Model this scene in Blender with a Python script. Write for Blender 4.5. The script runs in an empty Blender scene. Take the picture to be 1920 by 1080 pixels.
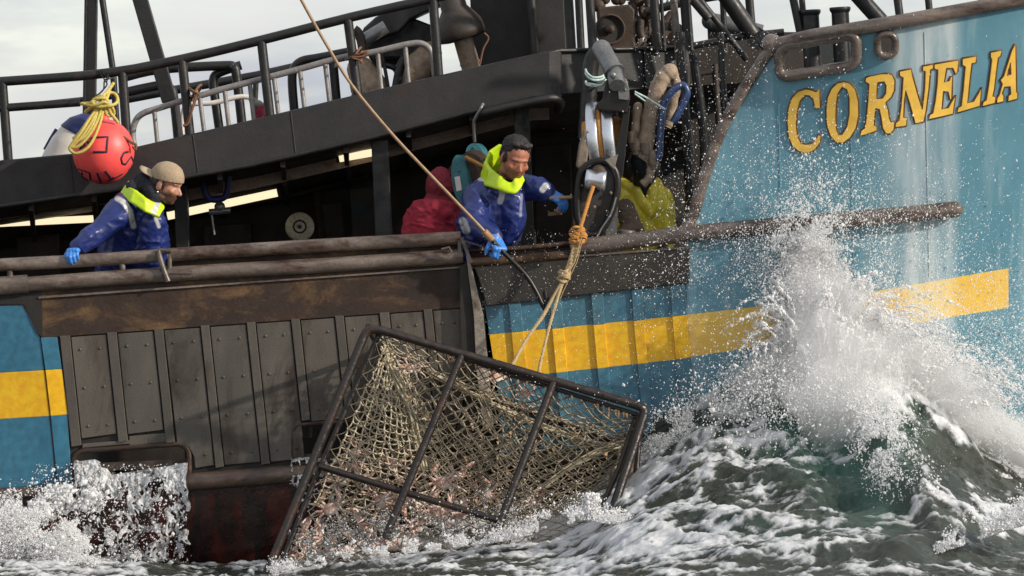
import bpy, bmesh, math, random
import numpy as np
from mathutils import Vector, Matrix
random.seed(7); rng = np.random.default_rng(11)
scene = bpy.context.scene
R = math.radians
# ---------------------------------------------------------------- camera
CAM_D, F_PX, PITCH = 30.0, 9300.0, R(1.17)
CZ = 2.0 + CAM_D * math.tan(PITCH)
cam_d = bpy.data.cameras.new('camera'); cam = bpy.data.objects.new('camera', cam_d)
scene.collection.objects.link(cam); scene.camera = cam
cam.location = (0, -CAM_D, CZ); cam.rotation_euler = (R(90) - PITCH, 0, 0)
cam_d.sensor_width = 36; cam_d.lens = 36 * F_PX / 1920
cam_d.clip_start = 0.5; cam_d.clip_end = 9000
# ---------------------------------------------------------------- world and sun
SUN = Vector((0.82, -0.40, 0.42)).normalized()
sun_el = math.asin(SUN.z); sun_rot = math.atan2(SUN.x, SUN.y)
world = bpy.data.worlds.new('World'); scene.world = world; world.use_nodes = True
wn, wl = world.node_tree.nodes, world.node_tree.links
wn.clear()
def wnode(t, **k):
    n = wn.new(t)
    for a, b in k.items(): setattr(n, a, b)
    return n
w_out = wnode('ShaderNodeOutputWorld'); w_bg = wnode('ShaderNodeBackground')
w_sky = wnode('ShaderNodeTexSky', sky_type='NISHITA', sun_disc=False, sun_elevation=sun_el, sun_rotation=sun_rot)
w_tc = wnode('ShaderNodeTexCoord')
w_map = wnode('ShaderNodeMapping'); w_map.inputs['Scale'].default_value = (9, 9, 34)
w_noise = wnode('ShaderNodeTexNoise'); w_noise.inputs['Scale'].default_value = 3.2; w_noise.inputs['Detail'].default_value = 7
w_noise.inputs['Roughness'].default_value = 0.5
w_ramp = wnode('ShaderNodeValToRGB')
e = w_ramp.color_ramp.elements
e[0].position = 0.30; e[0].color = (0.10, 0.10, 0.10, 1); e[1].position = 0.62; e[1].color = (1, 1, 1, 1)
w_noise2 = wnode('ShaderNodeTexNoise'); w_noise2.inputs['Scale'].default_value = 1.6; w_noise2.inputs['Detail'].default_value = 6
w_ramp2 = wnode('ShaderNodeValToRGB'); e = w_ramp2.color_ramp.elements
e[0].position = 0.33; e[0].color = (4.3, 4.7, 5.6, 1); e[1].position = 0.60; e[1].color = (8.6, 8.5, 8.3, 1)
w_mix = wnode('ShaderNodeMixRGB')
w_boost = wnode('ShaderNodeMixRGB', blend_type='ADD'); w_boost.inputs[0].default_value = 1; w_boost.inputs[2].default_value = (5.0, 5.2, 5.4, 1)
wl.new(w_tc.outputs['Generated'], w_map.inputs['Vector'])
wl.new(w_map.outputs['Vector'], w_noise.inputs['Vector']); wl.new(w_map.outputs['Vector'], w_noise2.inputs['Vector'])
wl.new(w_noise.outputs['Fac'], w_ramp.inputs['Fac']); wl.new(w_noise2.outputs['Fac'], w_ramp2.inputs['Fac'])
wl.new(w_sky.outputs['Color'], w_boost.inputs[1])
wl.new(w_ramp.outputs['Color'], w_mix.inputs['Fac']); wl.new(w_boost.outputs['Color'], w_mix.inputs[1]); wl.new(w_ramp2.outputs['Color'], w_mix.inputs[2])
wl.new(w_mix.outputs['Color'], w_bg.inputs['Color']); wl.new(w_bg.outputs['Background'], w_out.inputs['Surface'])
w_bg.inputs['Strength'].default_value = 0.10
sun_d = bpy.data.lights.new('sun', 'SUN'); sun_d.energy = 4.3; sun_d.angle = R(1.5); sun_d.color = (1, 0.92, 0.80)
sun_o = bpy.data.objects.new('sun', sun_d); scene.collection.objects.link(sun_o)
sun_o.rotation_euler = SUN.to_track_quat('Z', 'Y').to_euler(); sun_o.location = (20, -12, 14)
scene.view_settings.view_transform = 'Standard'; scene.view_settings.look = 'None'
scene.view_settings.exposure = 0.0; scene.view_settings.gamma = 1
scene.cycles.max_bounces = 16; scene.cycles.diffuse_bounces = 12; scene.cycles.transmission_bounces = 12; scene.cycles.volume_bounces = 8; scene.cycles.transparent_max_bounces = 24
# ---------------------------------------------------------------- helpers
_f = Vector((0, math.cos(PITCH), -math.sin(PITCH))); _u = Vector((0, math.sin(PITCH), math.cos(PITCH)))
def W(px, py, Y=0.0):
    """The point of the vertical plane at depth Y that the photograph shows at pixel (px, py)."""
    d = _f + Vector((1, 0, 0)) * ((px - 960) / F_PX) + _u * ((540 - py) / F_PX)
    s = (Y + CAM_D) / d.y
    return Vector((0, -CAM_D, CZ)) + d * s
def Wn(px, py, Y):
    """The same for numpy arrays."""
    a = (px - 960) / F_PX; b = (540 - py) / F_PX
    dy = math.cos(PITCH) + b * math.sin(PITCH); dz = -math.sin(PITCH) + b * math.cos(PITCH)
    s = (Y + CAM_D) / dy
    return np.stack([a * s, Y + 0 * s, CZ + dz * s], -1)
def S(r, g, b):
    f = lambda c: ((c / 255 + 0.055) / 1.055) ** 2.4 if c > 10 else c / 255 / 12.92
    return (f(r), f(g), f(b), 1)
def interp(x, pts):
    xs, ys = zip(*pts)
    return float(np.interp(x, xs, ys))
def spline(pts, n=8, closed=False):
    pts = [Vector(p) for p in pts]; out = []; m = len(pts)
    rngi = range(m if closed else m - 1)
    for i in rngi:
        g = (lambda k: pts[k % m]) if closed else (lambda k: pts[min(max(k, 0), m - 1)])
        p0, p1, p2, p3 = g(i - 1), g(i), g(i + 1), g(i + 2)
        for k in range(n):
            t = k / n
            out.append(0.5 * ((2 * p1) + (p2 - p0) * t + (2 * p0 - 5 * p1 + 4 * p2 - p3) * t * t + (3 * p1 - p0 - 3 * p2 + p3) * t ** 3))
    if not closed: out.append(pts[-1].copy())
    return out
def hash3(ix, iy, iz, seed):
    h = (ix.astype(np.int64) * 374761393 + iy.astype(np.int64) * 668265263 + iz.astype(np.int64) * 2147483647 + seed * 1274126177) & 0xffffffff
    h = ((h ^ (h >> 13)) * 1274126177) & 0xffffffff
    return ((h ^ (h >> 16)) & 0xffffff) / float(0xffffff)
def vnoise(x, y, z, seed=0):
    x, y, z = np.broadcast_arrays(np.asarray(x, float), np.asarray(y, float), np.asarray(z, float))
    ix, iy, iz = np.floor(x), np.floor(y), np.floor(z)
    fx, fy, fz = x - ix, y - iy, z - iz
    s = lambda t: t * t * t * (t * (t * 6 - 15) + 10)
    fx, fy, fz = s(fx), s(fy), s(fz); r = 0
    for dx in (0, 1):
        for dy in (0, 1):
            for dz in (0, 1):
                w = (fx if dx else 1 - fx) * (fy if dy else 1 - fy) * (fz if dz else 1 - fz)
                r = r + w * hash3(ix + dx, iy + dy, iz + dz, seed)
    return r
def fbm(x, y, z=0.0, oct=4, seed=0, gain=0.5):
    a, s, t = 1.0, 0.0, 0.0
    for o in range(oct):
        s = s + a * vnoise(np.asarray(x) * 2 ** o, np.asarray(y) * 2 ** o, np.asarray(z) * 2 ** o, seed + o * 17); t += a; a *= gain
    return s / t
class MB:
    """Collects shapes into one mesh."""
    def __init__(s): s.v = []; s.f = []; s.m = []; s.sm = []
    def add(s, vs, fs, mat=0, smooth=False):
        b = len(s.v); s.v += [tuple(p) for p in vs]
        for f in fs: s.f.append([b + i for i in f]); s.m.append(mat); s.sm.append(smooth)
    def tube(s, pts, r, n=10, closed=False, mat=0, caps=True, flat=1.0, up=None):
        pts = [Vector(p) for p in pts]; m = len(pts)
        rs = r if isinstance(r, (list, tuple)) else [r] * m
        T = []
        for i in range(m):
            a = pts[(i - 1) % m] if (closed or i > 0) else pts[i]; b = pts[(i + 1) % m] if (closed or i < m - 1) else pts[i]
            d = b - a; T.append(d.normalized() if d.length > 1e-9 else Vector((0, 0, 1)))
        ref = Vector(up) if up else (Vector((0, 1, 0)) if abs(T[0].y) < 0.9 else Vector((0, 0, 1)))
        N = (ref - T[0] * ref.dot(T[0])).normalized(); vs = []
        for i in range(m):
            if i:
                q = T[i - 1].rotation_difference(T[i]); N = q @ N
                N = (N - T[i] * N.dot(T[i])).normalized()
            B = T[i].cross(N)
            k = 1.0
            if 0 < i < m - 1 or closed:
                a = (pts[i] - pts[(i - 1) % m]).normalized().dot(T[i]); k = min(1.6, 1 / max(a, 0.4))
            for j in range(n):
                t = 2 * math.pi * j / n
                vs.append(pts[i] + (N * math.cos(t) * flat + B * math.sin(t)) * rs[i] * (1 if flat == 1 else 1))
        fs = []
        for i in range(m if closed else m - 1):
            for j in range(n):
                a, b = i * n + j, i * n + (j + 1) % n; i2 = (i + 1) % m
                fs.append((a, b, i2 * n + (j + 1) % n, i2 * n + j))
        s.add(vs, fs, mat, True)
        if caps and not closed:
            b = len(s.v)
            s.add(vs[:n], [list(range(n))[::-1]], mat); s.add(vs[-n:], [list(range(n))], mat)
    def prism(s, front, ext, mat=0, smooth=False):
        """Polygon (3-D points) extruded along ext."""
        front = [Vector(p) for p in front]; ext = Vector(ext); n = len(front)
        vs = front + [p + ext for p in front]
        nrm = Vector((0, 0, 0))
        for i in range(n): nrm += front[i].cross(front[(i + 1) % n])
        fl = nrm.dot(ext) > 0
        a = list(range(n)); b = [i + n for i in range(n)]
        fs = [a[::-1] if fl else a, b if fl else b[::-1]]
        for i in range(n):
            j = (i + 1) % n
            fs.append((i, j, j + n, i + n) if fl else (j, i, i + n, j + n))
        s.add(vs, fs, mat, smooth)
    def box(s, c, size, rot=None, mat=0):
        c = Vector(c); h = Vector(size) / 2; M = rot.to_3x3() if rot else Matrix.Identity(3)
        vs = [c + M @ Vector((x * h.x, y * h.y, z * h.z)) for x in (-1, 1) for y in (-1, 1) for z in (-1, 1)]
        s.add(vs, [(0, 1, 3, 2), (4, 6, 7, 5), (0, 4, 5, 1), (2, 3, 7, 6), (0, 2, 6, 4), (1, 5, 7, 3)], mat)
    def beam(s, a, b, w, d, mat=0, side=(0, 1, 0)):
        """Square bar from a to b: w across the picture, d in depth."""
        a, b = Vector(a), Vector(b); t = (b - a).normalized(); sd = Vector(side); sd = (sd - t * sd.dot(t)).normalized(); x = t.cross(sd)
        q = [x * (w / 2) * i + sd * (d / 2) * j for i, j in ((-1, -1), (1, -1), (1, 1), (-1, 1))]
        s.prism([a + o for o in q], b - a, mat)
    def ball(s, c, r, rot=None, mat=0, u=16, v=10):
        c = Vector(c); r = Vector(r) if not isinstance(r, (int, float)) else Vector((r, r, r)); M = rot.to_3x3() if rot else Matrix.Identity(3)
        vs = [c + M @ Vector((0, 0, r.z))]
        for i in range(1, v):
            p = math.pi * i / v
            for j in range(u):
                t = 2 * math.pi * j / u
                vs.append(c + M @ Vector((r.x * math.sin(p) * math.cos(t), r.y * math.sin(p) * math.sin(t), r.z * math.cos(p))))
        vs.append(c + M @ Vector((0, 0, -r.z))); fs = []
        for j in range(u): fs.append((0, 1 + j, 1 + (j + 1) % u))
        for i in range(v - 2):
            for j in range(u):
                a, b = 1 + i * u + j, 1 + i * u + (j + 1) % u; fs.append((a, a + u, b + u, b))
        k = len(vs) - 1; o = 1 + (v - 2) * u
        for j in range(u): fs.append((k, o + (j + 1) % u, o + j))
        s.add(vs, fs, mat, True)
    def limb(s, chain, u=14):
        """Tapered overlapping capsules for a later voxel remesh."""
        for p, r in chain: s.ball(p, r, u=u, v=8)
        for (p, r), (q, t) in zip(chain, chain[1:]): s.tube([p, q], [r, t], n=u)
    def lathe(s, c, axis, prof, n=32, mat=0, smooth=True):
        c = Vector(c); ax = Vector(axis).normalized(); x = ax.orthogonal().normalized(); y = ax.cross(x); vs = []
        for r, h in prof:
            for j in range(n):
                t = 2 * math.pi * j / n; vs.append(c + ax * h + (x * math.cos(t) + y * math.sin(t)) * r)
        fs = []
        for i in range(len(prof) - 1):
            for j in range(n):
                a, b = i * n + j, i * n + (j + 1) % n; fs.append((a, b, b + n, a + n))
        s.add(vs, fs, mat, smooth)
    def mesh(s, name):
        me = bpy.data.meshes.new(name); me.from_pydata(s.v, [], s.f)
        me.polygons.foreach_set('material_index', s.m); me.polygons.foreach_set('use_smooth', s.sm); me.update(); return me
    def build(s, name, mats, parent=None, bevel=0, recalc=True):
        me = s.mesh(name)
        if recalc:
            bm = bmesh.new(); bm.from_mesh(me); bmesh.ops.recalc_face_normals(bm, faces=bm.faces); bm.to_mesh(me); bm.free()
        o = link(name, me, mats, parent)
        if bevel:
            b = o.modifiers.new('bevel', 'BEVEL'); b.width = bevel; b.segments = 2; b.limit_method = 'ANGLE'; b.angle_limit = R(40)
        return o
def link(name, me, mats, parent=None):
    for m in (mats if isinstance(mats, (list, tuple)) else [mats]): me.materials.append(m)
    o = bpy.data.objects.new(name, me); scene.collection.objects.link(o)
    if parent:
        o.parent = parent; o.matrix_parent_inverse = Matrix.Translation(-parent.location) if parent.type == 'EMPTY' else Matrix.Identity(4)
    return o
def tag(o, label, cat, group=None, kind=None):
    o['label'] = label; o['category'] = cat
    if group: o['group'] = group
    if kind: o['kind'] = kind
    return o
def thing(name, label, cat, loc, group=None):
    o = bpy.data.objects.new(name, None); scene.collection.objects.link(o); o.location = loc; o.empty_display_size = 0.1
    return tag(o, label, cat, group)
def P(pts, Y=0.0): return [W(x, y, Y) for x, y in pts]
# ---------------------------------------------------------------- materials
class NT:
    def __init__(s, name):
        s.mat = bpy.data.materials.new(name); s.mat.use_nodes = True; s.n = s.mat.node_tree.nodes; s.l = s.mat.node_tree.links
        s.b = s.n['Principled BSDF']; s.tc = s.n.new('ShaderNodeTexCoord')
    def node(s, t, **k):
        n = s.n.new(t)
        for a, b in k.items():
            if a in n.inputs if isinstance(a, str) and not hasattr(n, a) else False: n.inputs[a].default_value = b
            else: setattr(n, a, b)
        return n
    def noise(s, scale, detail=5, rough=0.55, vec=(1, 1, 1), dist=0.0):
        mp = s.n.new('ShaderNodeMapping'); mp.inputs['Scale'].default_value = vec; s.l.new(s.tc.outputs['Object'], mp.inputs['Vector'])
        n = s.n.new('ShaderNodeTexNoise'); n.inputs['Scale'].default_value = scale; n.inputs['Detail'].default_value = detail
        n.inputs['Roughness'].default_value = rough; n.inputs['Distortion'].default_value = dist
        s.l.new(mp.outputs['Vector'], n.inputs['Vector']); return n.outputs['Fac']
    def ramp(s, fac, stops):
        r = s.n.new('ShaderNodeValToRGB'); el = r.color_ramp.elements
        while len(el) < len(stops): el.new(0.5)
        for x, (p, c) in zip(el, stops):
            x.position = p; x.color = c if len(c) == 4 else (*c, 1)
        s.l.new(fac, r.inputs['Fac']); return r.outputs['Color']
    def step(s, fac, a, b): return s.ramp(fac, [(a, (0, 0, 0, 1)), (b, (1, 1, 1, 1))])
    def mix(s, fac, a, b, mode='MIX'):
        m = s.n.new('ShaderNodeMixRGB'); m.blend_type = mode
        for i, v in enumerate((fac, a, b)):
            if hasattr(v, 'links') or hasattr(v, 'is_linked'): s.l.new(v, m.inputs[i])
            elif isinstance(v, (int, float)): m.inputs[i].default_value = v if i == 0 else (v, v, v, 1)
            else: m.inputs[i].default_value = v
        return m.outputs['Color']
    def attr(s, name):
        a = s.n.new('ShaderNodeAttribute'); a.attribute_name = name; return a
    def bump(s, fac, strength=0.3, dist=0.01, prev=None):
        b = s.n.new('ShaderNodeBump'); b.inputs['Strength'].default_value = strength; b.inputs['Distance'].default_value = dist
        s.l.new(fac, b.inputs['Height'])
        if prev is not None: s.l.new(prev, b.inputs['Normal'])
        return b.outputs['Normal']
    def set(s, **k):
        for a, v in k.items():
            i = s.b.inputs[a.replace('_', ' ')]
            if hasattr(v, 'is_linked'): s.l.new(v, i)
            else: i.default_value = v
        return s
def steel(name, c1, c2, stain=None, amt=(0.55, 0.7), rough=(0.45, 0.75), scale=5, streak=(1, 1, 1), bump=0.25, fine=60, metal=0.0, bd=0.004, spot=None, k=0.60):
    t = NT(name); dk = lambda q: tuple(v * k for v in q[:3]) + (1,)
    c1, c2 = dk(c1), dk(c2); stain = dk(stain) if stain else None
    col = t.ramp(t.noise(scale, 7, 0.65, streak), [(0.3, c1), (0.7, c2)])
    if stain:
        col = t.mix(t.step(t.noise(scale * 0.6 + 1.3, 8, 0.7, streak, 0.4), *amt), col, stain)
    if spot: col = t.mix(t.step(t.noise(spot[0], 6, 0.7), spot[1], spot[1] + 0.03), col, spot[2])
    col = t.mix(0.35, col, t.ramp(t.noise(fine, 3), [(0.3, (0.25, 0.25, 0.25, 1)), (0.75, (0.85, 0.85, 0.85, 1))]), 'OVERLAY')
    oi = t.n.new('ShaderNodeObjectInfo'); col = t.mix(1.0, col, t.ramp(oi.outputs['Random'], [(0, (.84, .84, .85, 1)), (1, (1.12, 1.10, 1.07, 1))]), 'MULTIPLY')
    rg = t.ramp(t.noise(scale * 2.3, 5), [(0.3, (rough[0],) * 3), (0.7, (rough[1],) * 3)])
    n = t.bump(t.noise(fine, 4), bump, bd); n = t.bump(t.noise(scale * 2, 4), bump, bd * 3, n)
    t.set(Base_Color=col, Roughness=rg, Normal=n, Metallic=metal); return t.mat
M = {}
M['black'] = steel('black_steel_paint', S(34, 32, 33), S(58, 55, 54), S(84, 66, 52), (0.60, 0.72), (0.3, 0.6), 7, bump=0.2, k=0.40)
M['fascia'] = steel('deck_edge_paint', S(50, 48, 50), S(70, 66, 66), S(74, 58, 50), (0.55, 0.75), (0.5, 0.7), 4, (1, 1, 1), 0.3, 90, spot=(9, 0.72, S(88, 76, 66)), k=0.46)
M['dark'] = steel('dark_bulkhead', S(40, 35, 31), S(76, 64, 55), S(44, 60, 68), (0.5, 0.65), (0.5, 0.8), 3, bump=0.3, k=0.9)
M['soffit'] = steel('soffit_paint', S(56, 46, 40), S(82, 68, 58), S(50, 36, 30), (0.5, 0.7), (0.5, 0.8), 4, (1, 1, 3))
M['soffit_lit'] = steel('lit_soffit_paint', S(168, 142, 126), S(196, 172, 156), S(130, 104, 88), (0.5, 0.7), (0.5, 0.8), 4, (1, 1, 3), k=1.0)  # soffit paint made lighter, standing in for light on the shaded inner beam
M['rust_belt'] = steel('rusty_belt', S(46, 30, 22), S(82, 56, 38), S(140, 106, 66), (0.51, 0.68), (0.5, 0.85), 3.2, (0.7, 1, 1.3), 0.5, 55, spot=(15, 0.66, S(30, 20, 16)))
M['green_belt'] = steel('sooty_belt', S(44, 40, 36), S(68, 62, 54), S(66, 96, 98), (0.66, 0.70), (0.4, 0.75), 4, bump=0.4, fine=80, spot=(40, 0.72, S(170, 165, 155)))
M['pipe'] = steel('worn_pipe', S(92, 82, 76), S(140, 126, 116), S(66, 42, 30), (0.46, 0.62), (0.2, 0.5), 6, (0.5, 1, 1.6), 0.3, 50, spot=(30, 0.72, S(180, 170, 160)), k=0.72)
M['guard'] = steel('guard_pipe', S(74, 66, 62), S(124, 112, 104), S(60, 42, 34), (0.5, 0.65), (0.15, 0.38), 7, (0.4, 1, 1.6), 0.3, 60, spot=(25, 0.70, S(190, 180, 172)), k=0.95)
M['plate'] = steel('grey_plate', S(90, 84, 76), S(116, 109, 99), S(66, 52, 42), (0.50, 0.66), (0.40, 0.65), 2.6, (1.5, 1, 0.45), 0.25, 110, spot=(7, 0.70, S(48, 38, 32)))
M['batten'] = steel('grey_batten', S(86, 80, 72), S(110, 102, 93), S(58, 48, 40), (0.56, 0.72), (0.45, 0.7), 3, (1.5, 1, 0.6), 0.25, 110)
M['groove'] = steel('groove', S(34, 30, 27), S(50, 44, 38), None, rough=(0.6, 0.8))
M['blue'] = steel('blue_hull_paint', S(52, 120, 152), S(72, 140, 170), S(60, 100, 112), (0.62, 0.8), (0.25, 0.5), 2.4, (1, 1, 0.5), 0.35, 26, bd=0.003, spot=(22, 0.73, S(60, 72, 72)), k=0.62)
M['blue_mid'] = steel('weathered_blue_paint', S(60, 112, 136), S(82, 132, 152), S(70, 96, 100), (0.55, 0.75), (0.3, 0.55), 2.4, (1, 1, 0.5), 0.35, 26, bd=0.003, spot=(18, 0.70, S(52, 60, 58)), k=0.80)
M['yellow'] = steel('yellow_hull_paint', S(228, 172, 16), S(242, 188, 34), S(206, 146, 30), (0.6, 0.78), (0.3, 0.5), 2.4, (1, 1, 0.5), 0.35, 26, bd=0.003, spot=(14, 0.715, S(72, 62, 50)), k=0.92)
M['belly'] = steel('red_bottom_paint', S(66, 28, 22), S(104, 42, 32), S(46, 36, 30), (0.46, 0.58), (0.15, 0.45), 4, (1.6, 1, 0.25), 0.4, 50, spot=(45, 0.68, S(150, 130, 120)))
M['ledge'] = steel('brown_ledge', S(70, 58, 52), S(108, 92, 82), S(60, 34, 28), (0.5, 0.65), (0.25, 0.55), 5, (0.4, 1, 1.5), 0.35, 60)
M['fin'] = steel('pale_fin', S(120, 112, 102), S(160, 150, 138), S(80, 66, 54), (0.55, 0.7), (0.4, 0.7), 8, bump=0.4, k=0.8)
M['ladder'] = steel('grey_ladder', S(128, 124, 124), S(168, 163, 160), S(110, 78, 62), (0.6, 0.75), (0.35, 0.6), 6, metal=0.2, k=0.8)
M['rust'] = steel('rusty_machine', S(58, 46, 38), S(96, 76, 60), S(120, 76, 46), (0.55, 0.7), (0.5, 0.8), 8, bump=0.4)
M['pot'] = steel('pot_frame_steel', S(40, 32, 29), S(66, 54, 48), S(104, 64, 42), (0.54, 0.70), (0.25, 0.55), 9, bump=0.4, k=0.42)
t = NT('polished_steel'); t.set(Base_Color=t.ramp(t.noise(3, 3), [(.35, (.55, .57, .62, 1)), (.65, (.80, .82, .86, 1))]), Metallic=0.85, Roughness=0.27); M['chrome'] = t.mat
M['ram'] = steel('grey_ram', S(112, 114, 116), S(150, 150, 148), S(84, 74, 66), (0.6, 0.75), (0.25, 0.45), 9, metal=0.5, bump=0.1, k=0.8)
M['teal'] = steel('teal_paint', S(40, 102, 112), S(62, 128, 136), S(44, 70, 74), (0.6, 0.75), (0.35, 0.6), 7, k=0.8)
M['plastic_pale'] = steel('pale_plastic', S(190, 182, 160), S(215, 206, 184), S(150, 140, 118), (0.55, 0.7), (0.4, 0.6), 9, k=0.95)
def plain(name, c, rough=0.5, metal=0, var=0.25, scale=20, bump=0.15, spec=None):
    d = [max(0, x * (1 - var)) for x in c[:3]] + [1]; l = [min(1, x * (1 + var)) for x in c[:3]] + [1]
    t = NT(name); t.set(Base_Color=t.ramp(t.noise(scale, 5), [(0.3, d), (0.7, l)]), Roughness=rough, Metallic=metal, Normal=t.bump(t.noise(scale * 3, 4), bump, 0.004)); return t.mat
M['rope'] = plain('tan_rope', S(176, 152, 112), 0.8, scale=120, bump=0.5)
M['rope_orange'] = plain('orange_rope', S(186, 128, 62), 0.8, scale=120, bump=0.5)
M['rope_yellow'] = plain('yellow_rope', S(196, 176, 92), 0.75, scale=120, bump=0.5)
M['rope_brown'] = plain('brown_rope', S(112, 78, 58), 0.8, scale=120)
M['twine'] = plain('pale_twine', S(180, 200, 196), 0.7, scale=60)
M['net'] = plain('net_twine', S(164, 152, 130), 0.7, scale=30, var=0.4)
M['net_dark'] = plain('dark_net_twine', S(96, 88, 72), 0.7, scale=30, var=0.4)
M['tagp'] = plain('orange_tag', S(196, 160, 118), 0.6, scale=30, var=0.5)
M['wood'] = plain('pole_wood', S(150, 122, 92), 0.55, scale=30)
M['iron'] = plain('black_iron', S(25, 21, 19), 0.38, 0.2)
M['tape'] = plain('brown_tape', S(150, 116, 82), 0.7)
M['glove'] = plain('blue_rubber', S(62, 128, 208), 0.42, scale=40, var=0.12)
M['hose_blue'] = plain('blue_hose', S(44, 62, 100), 0.3, scale=30)
M['hose_wrap'] = plain('wrapped_hose', S(150, 130, 110), 0.7, scale=25, var=0.35, bump=0.5)
M['float_red'] = plain('red_vinyl', S(244, 84, 80), 0.45, scale=14, var=0.12, bump=0.1)
M['float_white'] = plain('white_vinyl', S(214, 206, 196), 0.5, scale=14, var=0.1)
M['navy'] = plain('navy_vinyl', S(36, 44, 100), 0.5)
M['ink'] = plain('marker_ink', S(40, 28, 48), 0.6, scale=60, var=0.3)
M['letter'] = plain('letter_yellow', S(238, 192, 84), 0.4, scale=9, var=0.14)
M['letter_edge'] = plain('letter_outline', S(92, 58, 26), 0.5)
M['maroon'] = plain('maroon_cloth', S(120, 30, 52), 0.9)
M['hat_grey'] = plain('grey_cloth', S(120, 116, 104), 0.9)
t = NT('lamp_tube'); t.set(Base_Color=(1, 0.95, 0.8, 1), Emission_Color=(1, 0.84, 0.54, 1), Emission_Strength=1.05, Roughness=0.4); M['lamp'] = t.mat
def bow_paint(name, c1, c2, salt_glare):
    t = NT(name)
    col = t.ramp(t.noise(2.2, 7, 0.65, (1, 1, 0.45)), [(0.3, c1), (0.7, c2)])
    # salt and scuffed vertical runs down the plating, with wet glare painted as one band near the stem
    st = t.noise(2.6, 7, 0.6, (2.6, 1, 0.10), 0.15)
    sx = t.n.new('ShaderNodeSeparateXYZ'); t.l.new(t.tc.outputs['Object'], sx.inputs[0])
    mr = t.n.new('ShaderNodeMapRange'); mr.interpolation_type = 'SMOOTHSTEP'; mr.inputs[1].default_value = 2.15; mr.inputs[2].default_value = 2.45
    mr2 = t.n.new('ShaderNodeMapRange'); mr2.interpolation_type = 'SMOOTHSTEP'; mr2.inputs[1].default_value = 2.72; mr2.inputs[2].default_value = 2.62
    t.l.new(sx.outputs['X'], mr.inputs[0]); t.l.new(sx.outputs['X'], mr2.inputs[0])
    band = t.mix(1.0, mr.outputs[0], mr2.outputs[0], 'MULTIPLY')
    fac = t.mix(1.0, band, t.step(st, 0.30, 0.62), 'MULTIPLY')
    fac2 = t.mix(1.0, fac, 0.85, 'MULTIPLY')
    col = t.mix(fac2, col, salt_glare)
    col = t.mix(t.mix(1.0, t.step(t.noise(3.5, 6, 0.6, (2.2, 1, 0.12), 0.1), 0.52, 0.75), 0.35, 'MULTIPLY'), col, salt_glare)
    col = t.mix(t.step(t.noise(26, 6, 0.7), 0.745, 0.76), col, S(62, 74, 78))
    n = t.bump(t.noise(26, 4), 0.25, 0.003); n = t.bump(t.noise(1.8, 3), 0.4, 0.03, n)
    t.set(Base_Color=col, Roughness=t.ramp(t.noise(5, 5), [(0.3, (0.22,) * 3), (0.7, (0.45,) * 3)]), Normal=n); return t.mat
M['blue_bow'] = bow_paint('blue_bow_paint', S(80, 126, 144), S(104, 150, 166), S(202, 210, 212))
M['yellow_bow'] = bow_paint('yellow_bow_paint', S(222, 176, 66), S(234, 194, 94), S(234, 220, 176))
M['rust_pale'] = steel('pale_rusty_steel', S(112, 98, 84), S(150, 134, 116), S(110, 72, 46), (0.55, 0.7), (0.5, 0.8), 9, bump=0.4, k=0.8)
M['net_pale'] = plain('pale_net_twine', S(180, 168, 142), 0.7, scale=30, var=0.35)
t = NT('crab_shell'); t.set(Base_Color=t.ramp(t.noise(1.8, 4), [(0.30, S(146, 88, 74)), (0.46, S(194, 156, 140)), (0.62, S(226, 214, 206))]), Roughness=0.35, Normal=t.bump(t.noise(8, 4), 0.4, 0.05)); M['crab'] = t.mat
# ---------------------------------------------------------------- the boat
boat = thing('fishing_boat', 'weathered blue fishing boat with yellow stripe and rusty black upper deck rolling in waves', 'boat', (0, 1.5, 0.3))
def flat(name, pts, Y, d, mat, bevel=0.004, parent=None):
    b = MB(); b.prism(P(pts, Y), (0, d, 0)); return b.build(name, mat, parent or boat, bevel)
def rounded(x0, y0, x1, y1, r, slope=0.0, n=5):
    """Rounded rectangle in pixels, sheared to follow the boat's slope."""
    q = []
    for cx, cy, a0 in ((x1 - r, y0 + r, -90), (x1 - r, y1 - r, 0), (x0 + r, y1 - r, 90), (x0 + r, y0 + r, 180)):
        for i in range(n + 1):
            a = R(a0 + 90 * i / n); q.append((cx + r * math.cos(a), cy + r * math.sin(a) + slope * (cx - x0)))
    return q
def holed(name, outer, holes, Y, d, mats, parent):
    """Plate with openings cut right through."""
    bm = bmesh.new(); es = []
    for loop in [outer] + holes:
        vs = [bm.verts.new(W(x, y, Y)) for x, y in loop]
        es += [bm.edges.new((vs[i], vs[(i + 1) % len(vs)])) for i in range(len(vs))]
    bmesh.ops.triangle_fill(bm, use_beauty=True, use_dissolve=False, edges=es)
    def inside(p, loop):
        c = False; j = len(loop) - 1
        for i in range(len(loop)):
            (xi, yi), (xj, yj) = loop[i], loop[j]
            if (yi > p[1]) != (yj > p[1]) and p[0] < (xj - xi) * (p[1] - yi) / (yj - yi) + xi: c = not c
            j = i
        return c
    hl = [[tuple(W(x, y, Y)[k] for k in (0, 2)) for x, y in h] for h in holes]
    bad = [f for f in bm.faces if any(inside((f.calc_center_median().x, f.calc_center_median().z), h) for h in hl)]
    bmesh.ops.delete(bm, geom=bad, context='FACES_ONLY')
    r = bmesh.ops.extrude_face_region(bm, geom=bm.faces[:])
    bmesh.ops.translate(bm, verts=[v for v in r['geom'] if isinstance(v, bmesh.types.BMVert)], vec=(0, d, 0))
    bmesh.ops.recalc_face_normals(bm, faces=bm.faces)
    me = bpy.data.meshes.new(name); bm.to_mesh(me); bm.free()
    return link(name, me, mats, parent)
port1 = rounded(137, 846, 355, 918, 22, -0.07); port2 = rounded(548, 797, 716, 870, 20, -0.07)
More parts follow.
